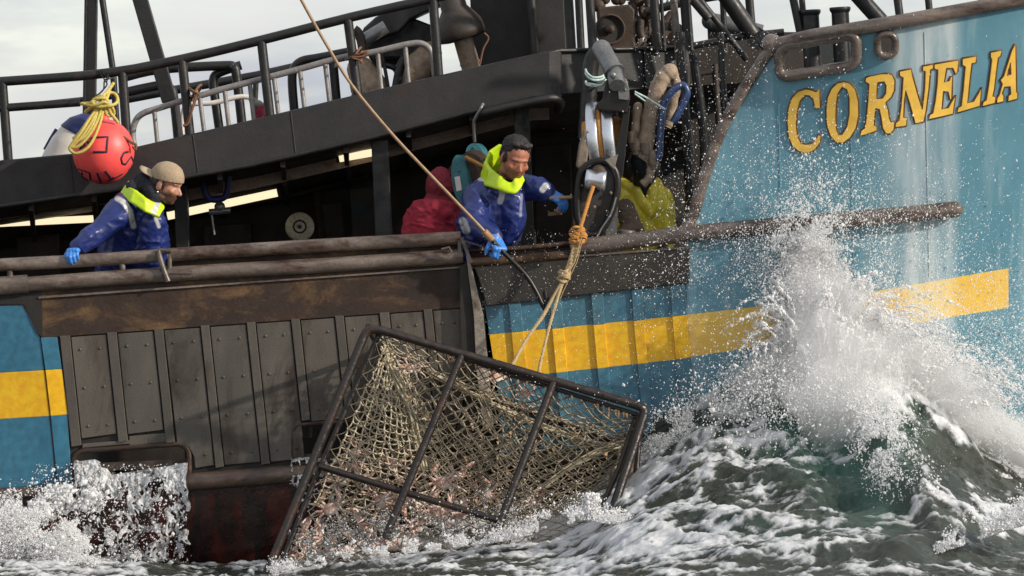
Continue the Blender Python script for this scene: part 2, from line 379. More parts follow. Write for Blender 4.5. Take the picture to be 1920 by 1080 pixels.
# bulwark wall behind the grey plates, with the two freeing ports
holed('bulwark_wall', [(106, 600), (905, 545), (935, 740), (940, 880), (360, 915), (340, 935), (128, 942)], [port1, port2], 0.0, 0.05, M['groove'], boat)
# plank sheathing: plates, battens
def lean(x, y, y0=630): return (x + (y - y0) * 0.105, y)
plates = [(133, 199), (221, 288), (309, 376), (396, 463), (483, 547), (567, 630), (650, 714), (736, 797), (817, 868)]
for i, (a, b) in enumerate(plates):
    ya, yb = 640 - (a - 110) * 0.072, 640 - (b - 110) * 0.072
    ya -= 6; yb -= 6
    la, lb = ((822, 813), (814, 806), (878, 872), (872, 866), (866, 860), (0, 0), (0, 0), (846, 842), (842, 840))[i]
    if i in (5, 6): la, lb = ((790, 784), (781, 775))[i - 5]
    q = [lean(a, ya), lean(b, yb), lean(b, lb), lean(a, la)]
    if i == 2: q = q[:3] + [(366, 878), (364, 856), (354, 838), (332, 830)]
    m = MB(); m.prism(P(q, -0.018), (0, 0.016, 0))
    n = 3 if i in (0, 1, 5, 6) else 4
    for k in range(n):
        y = ya + 24 + (la - 22 - ya - 24) * k / (n - 1)
        for x in (a + 15, b - 14):
            lx, ly = lean(x, y - (x - a) * 0.07)
            if i == 2 and k == n - 1 and x < a + 20: continue
            m.ball(W(lx, ly, -0.019), (0.009, 0.008, 0.009), u=8, v=6)
    m.build('hull_plate', M['plate'], boat, 0.003)
    if i in (5, 6):
        m = MB(); q = [lean(a, 0 + (878 if i == 5 else 872)), lean(b, 874 if i == 5 else 868), lean(b, 882), lean(a, 886)]
bats = [(112, 131), (201, 219), (290, 307), (378, 394), (465, 481), (549, 565), (632, 648), (716, 734), (799, 815), (870, 884)]
for i, (a, b) in enumerate(bats):
    ya = 636 - (a - 110) * 0.072
    lo = (838, 830, 832, 878, 872, 866, 783, 853, 850, 846)[i]
    if i == 5: lo = 790
    m = MB(); m.prism(P([lean(a, ya - 6), lean(b, ya - 7), lean(b, lo - 3), lean(a, lo)], -0.026), (0, 0.0245, 0)); m.build('batten', M['batten'], boat, 0.003)
for a, b, y0, y1 in ((134, 222, 832, 840), (222, 300, 818, 836)):
    flat('plate_lip', [(a + 20, y0), (b + 22, y0 - 7), (b + 22, y1 - 8), (a + 20, y1)], -0.015, 0.013, M['batten'])
# freeing port frames
for q in (port1, port2):
    m = MB(); m.tube([W(x, y, -0.004) for x, y in q], 0.017, n=8, closed=True); m.build('freeing_port_frame', M['rust_belt'], boat)
# left blue end with its stripe
m = MB()
def strip(mb, top, bot, Y, mat, d=0.02): mb.prism(P(top + bot[::-1], Y), (0, d, 0), mat)
for y0, y1, mt in (((566, 571, 632), (700, 694, 692), 0), ((700, 694, 692), (789, 780, 777), 1), ((789, 780, 777), (930, 908, 903), 0)):
    x = (-700, 78, 108, 116, 128, 133)
    t = [(-700, y0[0] + 40), (45, y0[1]), (75, y0[2])] if y0[2] == 632 else [(-700, y0[0] + 40), (85, y0[1])]
    bx = {694: 84, 780: 94, 908: 107}[y1[1]]
    if y0[2] == 632: m.prism(P(t + [(bx - 1, y1[1]), (-700, y1[0] + 40)], -0.012), (0, 0.03, 0), mt)
    else: m.prism(P([(-700, y0[0] + 40), ({694: 84, 780: 94}[y0[1]] - 1, y0[1]), (bx - 1, y1[1]), (-700, y1[0] + 40)], -0.012), (0, 0.03, 0), mt)
m.build('stern_side_plate', [M['blue'], M['yellow']], boat, 0.003)
m = MB()
m.prism(P([(76, 633), (107, 632), (116, 692), (85, 694)], -0.02), (0, 0.03, 0), 0)
m.prism(P([(85, 694), (116, 692), (127, 777), (95, 780)], -0.02), (0, 0.03, 0), 1)
m.prism(P([(95, 780), (127, 777), (134, 904), (108, 908)], -0.02), (0, 0.03, 0), 0)
m.build('stern_corner_plate', [M['blue'], M['yellow']], boat, 0.003)
# rusty belt above the plates
flat('rusty_belt', [(-700, 600), (0, 548), (880, 490), (900, 575), (80, 634), (40, 570), (-700, 640)], -0.014, 0.05, M['rust_belt'])
flat('belt_flange', [(72, 556), (872, 499), (872, 502), (72, 560)], -0.03, 0.016, M['pipe'], 0.001)
flat('dark_gusset', [(0, 551), (78, 547), (80, 634), (68, 622), (46, 571), (0, 571)], -0.02, 0.004, M['groove'], 0)
# ledge under the plates and red bottom
m = MB(); m.tube(P([(345, 905), (560, 888), (950, 866), (1300, 845)], -0.02), 0.055, n=16); m.tube(P([(-700, 955), (0, 925), (150, 921)], -0.02), 0.035, n=12); m.build('rubbing_ledge', M['ledge'], boat)
m = MB(); N = 40; prof = [(-0.005, 0), (0.00, 60), (0.05, 130), (0.2, 220), (0.6, 330), (1.6, 460)]
vs = []; fs = []
for i in range(N):
    x = -700 + 3200 * i / (N - 1); y0 = 925 - max(0, min(1, (x - 0) / 1300)) * 70
    for dY, dy in prof: vs.append(W(x, y0 + dy, dY + max(0, (x - 1300) / 1000) ** 2 * 0.5))
for i in range(N - 1):
    for k in range(len(prof) - 1): a = i * len(prof) + k; fs.append((a, a + len(prof), a + len(prof) + 1, a + 1))
m.add(vs, fs, 0, True); m.build('hull_bottom', M['belly'], boat)
# pale fin between plates and blue side
m = MB(); m.prism(P([(874, 478), (882, 492), (906, 590), (917, 700), (925, 800), (905, 800), (893, 690), (888, 590)], -0.10), (0, 0.012, 0), 0)
m.prism(P([(876, 492), (888, 590), (896, 690), (905, 800), (880, 800), (866, 690), (862, 580), (862, 500)], -0.075), (0, 0.05, 0), 1)
m.build('pale_fin', [M['fin'], M['groove']], boat, 0.003)
# blue side with battens, right of the fin
S1 = lambda x: interp(x, [(905, 628), (1160, 605), (1290, 590), (1420, 575), (1640, 546), (1897, 502), (2600, 380)])
S2 = lambda x: interp(x, [(905, 712), (1160, 686), (1290, 670), (1420, 650), (1640, 618), (1885, 578), (2600, 455)])
TP = lambda x: interp(x, [(905, 500), (1300, 468)])
m = MB()
def sect(mb, x0, x1, ytop, ybot, Y, d):
    ln = lambda x, y: (x + (y - 560) * 0.09, y)
    q = [[(x0, ytop(x0)), (x1, ytop(x1))], [ln(x0, S1(x0)), ln(x1, S1(x1))], [ln(x0, S2(x0)), ln(x1, S2(x1))], [ln(x0, ybot), ln(x1, ybot)]]
    for k, mt in ((0, 0), (1, 1), (2, 0)): mb.prism(P(q[k] + q[k + 1][::-1], Y), (0, d, 0), mt)
sect(m, 905, 1262, TP, 905, 0.0, 0.03); m.build('midship_side', [M['blue_mid'], M['yellow']], boat)
for a, b in ((953, 976), (1030, 1052), (1108, 1130), (1184, 1204), (1257, 1285)):
    m = MB(); sect(m, a, b, lambda x: 572 - (x - 905) * 0.105, 880, -0.02, 0.019); m.build('side_batten', [M['blue_mid'], M['yellow']], boat, 0.003)
flat('upper_belt', [(884, 490), (1293, 464), (1293, 530), (1240, 536), (912, 574), (896, 520)], -0.035, 0.034, M['green_belt'], 0.006)
flat('belt_edge', [(905, 492), (1292, 462), (1292, 466), (905, 496)], -0.045, 0.012, M['pipe'], 0.002)
# ---- bow: flared plating with its own opening edge and two fairleads
EDGE = [(430, 1284), (410, 1296), (380, 1307), (340, 1318), (300, 1331), (260, 1346), (220, 1364), (180, 1387), (140, 1412), (110, 1432), (86, 1452)]
RIM = lambda x: interp(x, [(1452, 86), (1520, 68), (1700, 38), (1920, -2), (2600, -140)])
def bow_top(x):
    if x < 1452: return interp(x, sorted((b, a) for a, b in EDGE))
    return RIM(x)
def bowY(px, py):
    px = np.asarray(px, float); py = np.asarray(py, float)
    s = np.clip((600 - py) / 600, -1, 1.3); r = np.clip((px - 1290) / 400, 0, 1)
    flare = -0.42 * np.where(s > 0, s ** 1.4 if np.all(s >= 0) else np.abs(s) ** 1.4, 0) * r * r * (3 - 2 * r)
    tuck = 0.30 * np.clip((py - 600) / 400, 0, 1.5) ** 1.5 * r
    return flare + tuck + 0.9 * np.clip((px - 1500) / 1000, 0, 2) ** 2
def Wb(px, py, off=0.0):
    return W(px, py, float(bowY(px, py)) + off)
xs = list(np.arange(1284, 1640, 6.0)) + list(np.arange(1640, 1700, 4.0)) + list(np.arange(1700, 1886, 8.0)) + [1891] + list(np.arange(1900, 2600, 40.0))
NR = (46, 6, 24); vs = []; fs = []; mi = []
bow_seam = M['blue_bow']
H1 = rounded(1462, 88, 1606, 146, 18, 0); H1 = [(x, y - (x - 1462) * 0.17) for x, y in H1]
H2 = rounded(1645, 65, 1679, 106, 15, -0.05)
def inpoly(p, loop):
    c = False; j = len(loop) - 1
    for i in range(len(loop)):
        (xi, yi), (xj, yj) = loop[i], loop[j]
        if (yi > p[1]) != (yj > p[1]) and p[0] < (xj - xi) * (p[1] - yi) / (yj - yi) + xi: c = not c
        j = i
    return c
cols = []
for x in xs:
    t = bow_top(x); ys = list(np.linspace(t, S1(x), NR[0] + 1)) + list(np.linspace(S1(x), S2(x), NR[1] + 1))[1:] + list(np.linspace(S2(x), 960, NR[2] + 1))[1:]
    cols.append([(x, y) for y in ys])
H = len(cols[0])
for c in cols: vs += [Wb(x, y) for x, y in c]
for i in range(len(cols) - 1):
    for k in range(H - 1):
        cx = (cols[i][k][0] + cols[i + 1][k][0]) / 2; cy = sum(cols[a][b][1] for a in (i, i + 1) for b in (k, k + 1)) / 4
        if inpoly((cx, cy), H1) or inpoly((cx, cy), H2): continue
        fs.append((i * H + k, (i + 1) * H + k, (i + 1) * H + k + 1, i * H + k + 1))
        mi.append(1 if NR[0] <= k < NR[0] + NR[1] and cx < 1890 else 0)
me = bpy.data.meshes.new('bow_plating'); me.from_pydata(vs, [], fs); me.polygons.foreach_set('material_index', mi); me.polygons.foreach_set('use_smooth', [True] * len(fs))
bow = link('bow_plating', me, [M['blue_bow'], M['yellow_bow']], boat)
sm = bow.modifiers.new('thick', 'SOLIDIFY'); sm.thickness = 0.03; sm.offset = -1
bm = bmesh.new(); bm.from_mesh(me); bmesh.ops.delete(bm, geom=[v for v in bm.verts if not v.link_faces], context='VERTS'); bmesh.ops.recalc_face_normals(bm, faces=bm.faces)
if sum(f.normal.y for f in bm.faces) > 0: bmesh.ops.reverse_faces(bm, faces=bm.faces)
bm.to_mesh(me); bm.free()
# trims
for x0, ya, yb in ((1466, 170, 580), (1600, 160, 545), (1742, 60, 525), (1742, 610, 940)):
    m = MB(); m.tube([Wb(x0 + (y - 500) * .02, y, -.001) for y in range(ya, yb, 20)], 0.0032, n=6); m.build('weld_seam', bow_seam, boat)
m = MB(); m.tube(spline([Wb(x, y, -0.01) for y, x in EDGE], 3), 0.036, n=12); m.build('opening_trim', M['guard'], boat)
m = MB(); m.tube(spline([Wb(x, RIM(x), -0.01) for x in (1446, 1480, 1520, 1600, 1700, 1800, 1920, 2100, 2600)], 3), 0.043, n=14); m.ball(Wb(1446, 82, 0), 0.06); m.build('bow_rim', M['guard'], boat)
m = MB(); m.tube([Wb(x, y, -0.02) for x, y in H1], 0.034, n=12, closed=True); m.build('mooring_slot_frame', M['guard'], boat)
m = MB(); m.tube([Wb(x, y, -0.02) for x, y in H2], 0.022, n=10, closed=True); m.build('fairlead_frame', M['guard'], boat)
# guard pipe along the sheer
gp = [(1070, 464, -0.02), (1180, 452, -0.03), (1290, 438, -0.05)]
gq = [W(x, y, Y) for x, y, Y in gp] + [Wb(x, y, -0.05) for x, y in ((1400, 428), (1500, 419), (1600, 411), (1700, 402), (1788, 393))]
m = MB(); m.tube(spline(gq, 4), 0.050, n=18); m.ball(gq[-1], (0.06, 0.05, 0.05)); m.build('guard_pipe', M['guard'], boat)
for x, y, in ((1335, 434), (1560, 414), (1760, 396)):
    m = MB(); p = Wb(x, y, -0.05); m.tube([p - Vector((0.004, 0, 0)), p + Vector((0.004, 0, 0))], 0.0525, n=18); m.build('pipe_weld', M['pipe'], boat)
# cap rails of the bulwark
m = MB(); m.tube(spline(P([(-700, 588), (-200, 551), (0, 537), (300, 515), (600, 498), (868, 480)], -0.03), 4), 0.046, n=16)
m.tube(P([(-700, 586), (0, 536), (52, 532)], -0.032), 0.056, n=16); m.build('lower_cap_rail', M['pipe'], boat)
UR = [(-700, 545), (-200, 510), (0, 497), (150, 489), (300, 479), (560, 464), (862, 447)]
m = MB(); m.tube(spline(P(UR[:5], -0.03), 4), 0.040, n=16); m.tube(P([(314, 478), (560, 463), (864, 446)], -0.035), 0.042, n=16); m.build('upper_cap_rail', M['pipe'], boat)
flat('rail_web', [(310, 486), (862, 455), (866, 478), (310, 510)], 0.005, 0.03, M['rust_belt'], 0.003)
for x, y0, y1 in ((20, 500, 530), (231, 490, 521), (-180, 515, 545)):
    m = MB(); m.tube(P([(x - 2, y0), (x, y1)], -0.03), 0.018, n=10); m.build('rail_stanchion', M['pipe'], boat)
m = MB(); m.tube(spline(P([(296, 470), (299, 482), (306, 505), (315, 528)], -0.085), 5), 0.019, n=10)
m.tube(P([(296, 471), (320, 470)], -0.075), 0.016, n=8); m.tube(P([(318, 470), (318, 508)], -0.065), 0.014, n=8); m.box(W(338, 508, -0.06), (0.15, 0.05, 0.03)); m.build('rail_clamp', M['pipe'], boat)
m = MB()
m.tube(P([(858, 470), (970, 466), (1085, 455)], -0.005), 0.016, n=8); m.tube(P([(885, 492), (970, 486), (1085, 476)], -0.03), 0.028, n=10)
m.prism(P([(884, 468), (1085, 455), (1085, 478), (884, 492)], 0.02), (0, 0.02, 0)); m.build('rail_channel', M['rust_belt'], boat)
m = MB(); m.beam(W(866, 446, -0.06), W(884, 494, -0.08), 0.02, 0.05); m.beam(W(861, 450, -0.06), W(862, 476, -0.06), 0.02, 0.03); m.beam(W(866, 450, -0.06), W(930, 470, -0.05), 0.012, 0.03)
m.tube(P([(828, 468), (842, 464), (846, 472)], -0.08), 0.010, n=6); m.build('rail_bracket', M['pipe'], boat)
# working deck, inner bulwark
m = MB(); m.prism([W(-700, 905, 0.03), W(1320, 820, 0.03), W(1320, 845, 3.6), W(-700, 930, 3.6)], (0, 0, -0.05)); m.build('working_deck', M['soffit'], boat)
flat('inner_bulwark', [(-700, 600), (0, 545), (880, 492), (1290, 462), (1290, 560), (905, 590), (0, 640), (-700, 690)], 0.052, 0.02, M['dark'])
# back wall and clutter under the upper deck
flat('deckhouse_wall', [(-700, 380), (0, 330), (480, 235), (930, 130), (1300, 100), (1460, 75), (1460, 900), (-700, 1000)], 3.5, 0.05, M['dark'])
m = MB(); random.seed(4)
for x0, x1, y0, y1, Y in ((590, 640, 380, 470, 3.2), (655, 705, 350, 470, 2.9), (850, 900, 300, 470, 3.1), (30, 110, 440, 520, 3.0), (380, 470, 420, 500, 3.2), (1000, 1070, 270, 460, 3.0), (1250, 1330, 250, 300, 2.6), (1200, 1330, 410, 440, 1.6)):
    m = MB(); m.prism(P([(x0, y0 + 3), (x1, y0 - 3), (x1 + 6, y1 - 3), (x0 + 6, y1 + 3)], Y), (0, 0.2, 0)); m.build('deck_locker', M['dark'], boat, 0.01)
for q, Y, r in (([(250, 405), (380, 395), (520, 372), (690, 330)], 3.0, 0.02), ([(0, 392), (60, 384), (240, 366)], 2.2, 0.012), ([(340, 330), (345, 440), (352, 480)], 2.6, 0.02), ([(590, 330), (605, 470)], 3.2, 0.03), ([(1340, 120), (1352, 300), (1350, 430)], 1.5, 0.02), ([(1280, 100), (1290, 300), (1300, 430)], 1.7, 0.025), ([(1310, 140), (1360, 130)], 1.5, 0.014), ([(1270, 280), (1345, 262)], 1.5, 0.012)):
    m = MB(); m.tube(P(q, Y), r, n=8); m.build('service_pipe', M['soffit'], boat)
# upper deck: edge beam, soffit, top
FT = [(-700, 390), (-200, 335), (0, 304), (245, 281), (480, 226), (700, 173), (930, 120), (1020, 100), (1050, 94)]
FB = [(-700, 470), (-200, 405), (0, 388), (245, 352), (480, 309), (700, 258), (900, 206), (1000, 181), (1050, 180)]
fT = lambda x: interp(x, FT); fB = lambda x: interp(x, FB)
xs_ = [-700, -200, 0, 120, 245, 360, 480, 590, 700, 815, 930, 1000, 1030]
m = MB(); m.prism(P([(x, fT(x)) for x in xs_] + [(x, fB(x)) for x in xs_[::-1]], 0.9), (0, 0.06, 0)); 
cor = [(1030, 98, 180, 0.9), (1042, 96, 180, 0.915), (1051, 94, 180, 0.95), (1054, 94, 179, 1.0)]
for (x0, a0, b0, Y0), (x1, a1, b1, Y1) in zip(cor, cor[1:]):
    m.prism([W(x0, a0, Y0), W(x1, a1, Y1), W(x1, b1, Y1), W(x0, b0, Y0)], (0, 0.06, 0))
m.prism([W(1054, 94, 1.0), W(1294, 88, 1.45), W(1294, 160, 1.45), W(1054, 179, 1.0)], (0, 0.06, 0))
m.build('deck_edge_beam', M['fascia'], boat)
m = MB(); m.tube([W(x, fB(x) - 1, 0.91) for x in xs_] + [W(1050, 181, 0.96)], 0.018, n=8); m.tube([W(x, fT(x) + 1, 0.92) for x in xs_] + [W(1050, 95, 0.97), W(1294, 89, 1.46)], 0.014, n=8)
for x in (130, 362, 545): m.tube([W(x, fT(x), 0.90), W(x + 10, fB(x) - 2, 0.90)], 0.005, n=6)
m.tube([W(1209, 90, 1.28), W(1213, 166, 1.28)], 0.012, n=6); m.build('deck_edge_bead', M['black'], boat)
m = MB(); m.tube(spline([W(900, 212, 0.86), W(990, 192, 0.86), (W(1035, 184, 0.88)), W(1050, 192, 0.95), W(1046, 205, 1.05)], 5), 0.03, n=10); m.build('gutter_pipe', M['black'], boat)
vs = []; fs = []
for x in xs_ + [1060, 1300, 1460]:
    y = fB(min(x, 1040)) - max(0, x - 1040) * 0.06
    Y0 = 0.9 if x <= 1050 else 0.9 + (x - 1050) / 540
    vs += [W(x, y - 4, Y0 + 0.05), W(x + 6, y + 34, 2.2), W(x + 8, y + 78, 3.5)]
for i in range(len(vs) // 3 - 1):
    a = 3 * i; fs += [(a, a + 3, a + 4, a + 1), (a + 1, a + 4, a + 5, a + 2)]
m = MB(); m.add(vs, fs)
for x in range(-650, 1000, 118):
    y = fB(x); m.beam(W(x, y + 1, 0.97), W(x + 8, y + 74, 3.48), 0.03, 0.10, side=(0, 0, 1))
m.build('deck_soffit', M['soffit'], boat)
vs = []
for x in xs_ + [1060, 1300]:
    Y0 = 0.9 if x <= 1050 else 0.9 + (x - 1050) / 540
    vs += [W(x, fT(min(x, 1050)) - max(0, x - 1050) * 0.02 + 3, Y0 + 0.06), W(x, fT(min(x, 1050)) + 24, 6.0)]
m = MB(); m.add(vs, [(2 * i, 2 * i + 1, 2 * i + 3, 2 * i + 2) for i in range(len(vs) // 2 - 1)]); m.build('upper_deck_floor', M['fascia'], boat)
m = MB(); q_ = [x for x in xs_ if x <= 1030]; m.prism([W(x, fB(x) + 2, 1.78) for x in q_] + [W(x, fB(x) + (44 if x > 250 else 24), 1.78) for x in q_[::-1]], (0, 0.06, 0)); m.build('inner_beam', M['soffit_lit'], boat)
for (x0, y0), (x1, y1), w, Y in (((712, 262), (728, 450), 0.105, 1.15), ((977, 185), (990, 445), 0.10, 1.3), ((338, 325), (350, 480), 0.085, 1.6), ((-160, 390), (-140, 540), 0.1, 1.2)):
    m = MB(); m.beam(W(x0, y0, Y), W(x1 + 12, 900, Y), w, 0.12); m.build('deck_post', M['black'], boat, 0.006)
# forecastle bulkhead seen through the side opening
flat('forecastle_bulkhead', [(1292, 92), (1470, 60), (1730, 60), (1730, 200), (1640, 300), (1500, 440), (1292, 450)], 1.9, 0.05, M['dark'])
m = MB()
for q, Y, r in (([(1300, 100), (1322, 290), (1300, 430)], 0.9, 0.03), ([(1275, 60), (1284, 200), (1296, 420)], 0.75, 0.03), ([(1350, 60), (1362, 240), (1372, 300)], 0.6, 0.02)):
    m.tube(spline(P(q, Y), 4), r, n=8)
m.build('bulkhead_stiffener', M['black'], boat)
# ---- railings and masts on the upper deck
def pipe(name, q, Y, r, mat='black', n=12, smooth=0):
    m = MB(); pts = P(q, Y); m.tube(spline(pts, smooth) if smooth else pts, r, n=n); return m.build(name, M[mat], boat)
pipe('top_rail', [(-700, 200), (0, 153), (200, 137), (345, 110), (495, 74), (655, 33), (815, -4), (1000, -50), (1120, -80)], 1.0, 0.030, smooth=3)
pipe('mid_rail', [(-700, 240), (10, 202), (150, 192)], 1.0, 0.026)
for x0, y0, x1 in ((4, 150, 16), (229, 132, 240), (341, 110, 357), (490, 75, 507), (652, 35, 672), (812, 0, 823), (-330, 180, -320)):
    m = MB(); m.tube(P([(x0, y0), (x1, fT(x1) + 6)], 1.0), 0.030, n=12); p = W(x1, fT(x1) + 1, 1.0); m.tube([p - Vector((0, 0, 0.01)), p + Vector((0, 0, 0.012))], 0.045, n=12); m.build('rail_post', M['black'], boat)
pipe('rail_hoop', [(236, 144), (300, 130), (420, 123), (436, 126), (443, 140), (455, 245)], 2.2, 0.031, smooth=4)
pipe('rail_hoop', [(240, 172), (300, 160), (318, 165), (326, 185), (336, 280)], 2.2, 0.031, smooth=4)
pipe('rail_hoop', [(452, 122), (412, 136), (400, 150), (404, 190), (414, 262)], 2.25, 0.030, smooth=4)
pipe('far_rail', [(236, 186), (320, 170), (480, 142), (560, 124), (700, 95)], 4.6, 0.031)
pipe('far_rail', [(10, 202), (240, 178)], 4.6, 0.02)
pipe('rail_hoop', [(553, 220), (548, 160), (550, 132), (565, 115), (600, 108), (660, 96)], 2.4, 0.030, smooth=4)
pipe('rail_hoop', [(624, 112), (632, 200)], 2.4, 0.030)
pipe('far_rail', [(478, 190), (480, 150)], 4.4, 0.02)
m = MB(); m.beam(W(180, -560, 1.8), W(166, 320, 1.8), 0.080, 0.10); m.beam(W(171, -560, 1.74), W(157, 320, 1.74), 0.012, 0.02); m.build('mast_post', M['black'], boat, 0.004)
pipe('mast_stay', [(108, -560), (186, -40), (212, 134), (222, 280)], 1.75, 0.021)
m = MB(); m.beam(W(102, -560, 1.8), W(318, 190, 1.8), 0.095, 0.09); m.build('mast_leg', M['black'], boat, 0.005)
# front rails by the fan
for x0, x1, r, Y, yb in ((1062, 1072, 0.032, 1.1, 102), (1082, 1090, 0.026, 1.5, 100), (1102, 1112, 0.03, 1.0, 96), (1222, 1234, 0.030, 1.3, 95), (1236, 1246, 0.012, 1.3, 95), (1280, 1292, 0.036, 1.35, 95), (1352, 1360, 0.02, 1.2, 100), (1400, 1410, 0.028, 1.4, 60), (1480, 1504, 0.026, 0.35, 78), (1500, 1510, 0.02, 0.6, 70), (1676, 1689, 0.026, 0.0, 45), (1735, 1744, 0.022, 0.1, 34), (1838, 1845, 0.03, 0.1, 18)):
    m = MB(); m.tube(P([(x0 - (x1 - x0) * 70 / (yb + 60), -130 if x0 < 1450 else -96 - (x0 - 1480) * .11), (x1, yb)], Y), r, n=10); m.build('rail_post', M['black'], boat)
m = MB(); m.tube(spline(P([(1254, -130), (1268, 60), (1283, 180), (1296, 290)], 0.8), 5), 0.024, n=10); m.build('wet_stay_pipe', M['guard'], boat)
m = MB(); m.tube(P([(1274, -134), (1412, 66)], 1.0), 0.055, n=14); m.box(W(1420, 72, 1.0), (0.09, 0.03, 0.13), Matrix.Rotation(R(30), 4, 'Y')); m.build('diagonal_brace', M['black'], boat)
m = MB(); m.tube(P([(1528, -98), (1652, 40)], 0.15), 0.05, n=14); m.build('diagonal_brace', M['black'], boat)
m = MB(); m.tube(P([(1212, -130), (1400, 112)], 0.7), 0.02, n=8); m.tube(P([(1300, 0), (1330, 35)], 0.68), 0.03, n=8); m.build('turnbuckle', M['black'], boat)
pipe('deck_rail', [(1210, 22), (1300, 0), (1420, -20)], 1.9, 0.028)
m = MB(); m.tube(P([(1300, 86), (1400, 67), (1470, 60)], 1.0), 0.022, n=8); m.build('low_rail', M['black'], boat)
m = MB(); m.ball(W(1440, 76, 0.55), 0.065); m.tube(P([(1425, 86), (1444, 76)], 0.55), 0.05, n=12); m.build('rail_knob', M['black'], boat)
pipe('fore_rail', [(1040, -128), (1250, -130), (1400, -131)], 1.25, 0.03)
pipe('bow_rail', [(1400, -92), (1480, -96), (1680, -118), (1840, -136), (2100, -175)], 0.15, 0.03)
# the name on the bow
OX, OY, K = 1440.0, 0.0, 3.375
GLY = [
 [[(330,562),(333,680),(300,688),(285,625),(262,605),(235,603),(205,640),(187,710),(180,790),(188,860),(212,905),(245,915),(280,905),(305,880),(318,850),(338,862),(330,905),(295,950),(250,970),(200,960),(155,925),(130,860),(122,770),(128,690),(150,620),(190,578),(240,562),(280,570),(305,580)]],
 [[(480,515),(520,525),(555,565),(573,640),(575,730),(558,810),(522,870),(475,905),(430,900),(395,860),(372,790),(368,700),(376,620),(402,560),(440,525)], [(470,550),(500,565),(515,620),(515,720),(500,800),(470,850),(450,852),(435,820),(430,740),(435,650),(445,590)]],
 [[(620,490),(745,465),(785,470),(803,510),(800,570),(780,615),(745,648),(762,700),(768,745),(778,772),(802,765),(797,820),(775,845),(745,845),(725,810),(715,740),(705,690),(682,684),(675,740),(672,790),(688,800),(690,825),(585,860),(590,825),(612,810),(625,730),(635,600),(640,530),(615,515)], [(695,520),(735,515),(748,540),(745,590),(725,620),(688,625),(690,570)]],
 [[(832,450),(905,435),(915,480),(960,640),(975,690),(990,560),(995,450),(978,445),(978,418),(1043,405),(1045,432),(1028,440),(1018,560),(1000,700),(985,770),(930,780),(895,650),(870,570),(862,640),(858,740),(878,745),(876,795),(805,805),(808,775),(828,760),(840,680),(850,560),(855,490),(833,480)]],
 [[(1052,405),(1205,378),(1200,450),(1185,470),(1170,430),(1130,430),(1115,520),(1145,510),(1155,485),(1168,480),(1162,625),(1150,630),(1140,580),(1110,575),(1100,690),(1140,680),(1168,630),(1188,600),(1170,720),(1018,755),(1022,725),(1042,715),(1057,640),(1070,530),(1075,440),(1052,435)]],
 [[(1230,370),(1318,352),(1315,395),(1290,400),(1280,480),(1268,600),(1262,650),(1300,640),(1330,590),(1352,550),(1340,670),(1198,712),(1202,680),(1222,670),(1235,560),(1248,420),(1228,410)]],
 [[(1408,330),(1478,316),(1472,352),(1456,365),(1445,450),(1432,560),(1422,608),(1440,612),(1434,652),(1357,672),(1360,645),(1380,632),(1395,540),(1410,420),(1415,375),(1407,360)]],
 [[(1560,280),(1568,285),(1570,450),(1572,580),(1580,590),(1577,625),(1518,640),(1520,605),(1535,595),(1533,545),(1495,550),(1482,590),(1492,605),(1490,642),(1446,651),(1449,618),(1462,600),(1482,530),(1469,505),(1490,480),(1515,400),(1540,320)], [(1533,395),(1536,470),(1514,478),(1520,440)]]]
for loops in GLY:
    bm = bmesh.new(); es = []
    for lp in loops:
        v = [bm.verts.new((u, w, 0)) for u, w in lp]; es += [bm.edges.new((v[i], v[(i + 1) % len(v)])) for i in range(len(v))]
    bmesh.ops.triangle_fill(bm, use_beauty=True, edges=es)
    if len(loops) > 1:
        bmesh.ops.delete(bm, geom=[f for f in bm.faces if inpoly(f.calc_center_median()[:2], loops[1])], context='FACES_ONLY')
    bmesh.ops.subdivide_edges(bm, edges=bm.edges[:], cuts=3, use_grid_fill=True)
    for v in bm.verts: v.co = Wb(OX + v.co.x / K, OY + v.co.y / K, -0.005)
    bmesh.ops.recalc_face_normals(bm, faces=bm.faces)
    if sum(f.normal.y for f in bm.faces) > 0: bmesh.ops.reverse_faces(bm, faces=bm.faces)
    r = bmesh.ops.extrude_face_region(bm, geom=bm.faces[:]); bmesh.ops.translate(bm, verts=[v for v in r['geom'] if isinstance(v, bmesh.types.BMVert)], vec=(0, -0.003, 0))
    bmesh.ops.recalc_face_normals(bm, faces=bm.faces)
    me = bpy.data.meshes.new('letter'); bm.to_mesh(me); bm.free(); lo = link('letter', me, M['letter'], boat)
    m = MB()
    for lp in loops: m.tube([Wb(OX + u / K, OY + w / K, -0.002) for u, w in lp], 0.0070, n=8, closed=True)
    m.build('letter_outline', M['letter_edge'], lo)
# ---------------------------------------------------------------- things hung on and bolted to the boat
# fluorescent lamps under the soffit
LG = 'fluorescent lamps under the upper deck'
def lamp(x0, y0, x1, y1, Y, th, label):
    l = thing('fluorescent_lamp', label, 'lamp', W((x0 + x1) / 2, (y0 + y1) / 2, Y), LG)
    a, b = W(x0, y0, Y), W(x1, y1, Y); d = (b - a).normalized()
    m = MB(); m.tube([a, b], th / 2, n=14); m.build('lamp_tube', M['lamp'], l)
    m = MB(); m.beam(a + Vector((0, 0.03, th * .75)), b + Vector((0, 0.03, th * .75)), th * 0.55, 0.08); m.build('lamp_housing', M['soffit'], l)
    m = MB()
    for p, s in ((a, -1), (b, 1)): m.tube([p, p + d * 0.02 * s], th / 2 * 1.1, n=12)
    m.build('lamp_holder', M['dark'], l)
lamp(-260, 431, 180, 410, 2.2, 0.048, 'long lit strip lamp behind the man in the tan cap')
lamp(314, 405, 520, 361, 2.2, 0.054, 'lit strip lamp between the man in the tan cap and the pale round disc')
lamp(520, 349, 566, 340, 3.0, 0.026, 'thin dim strip lamp end just above the pale round disc')
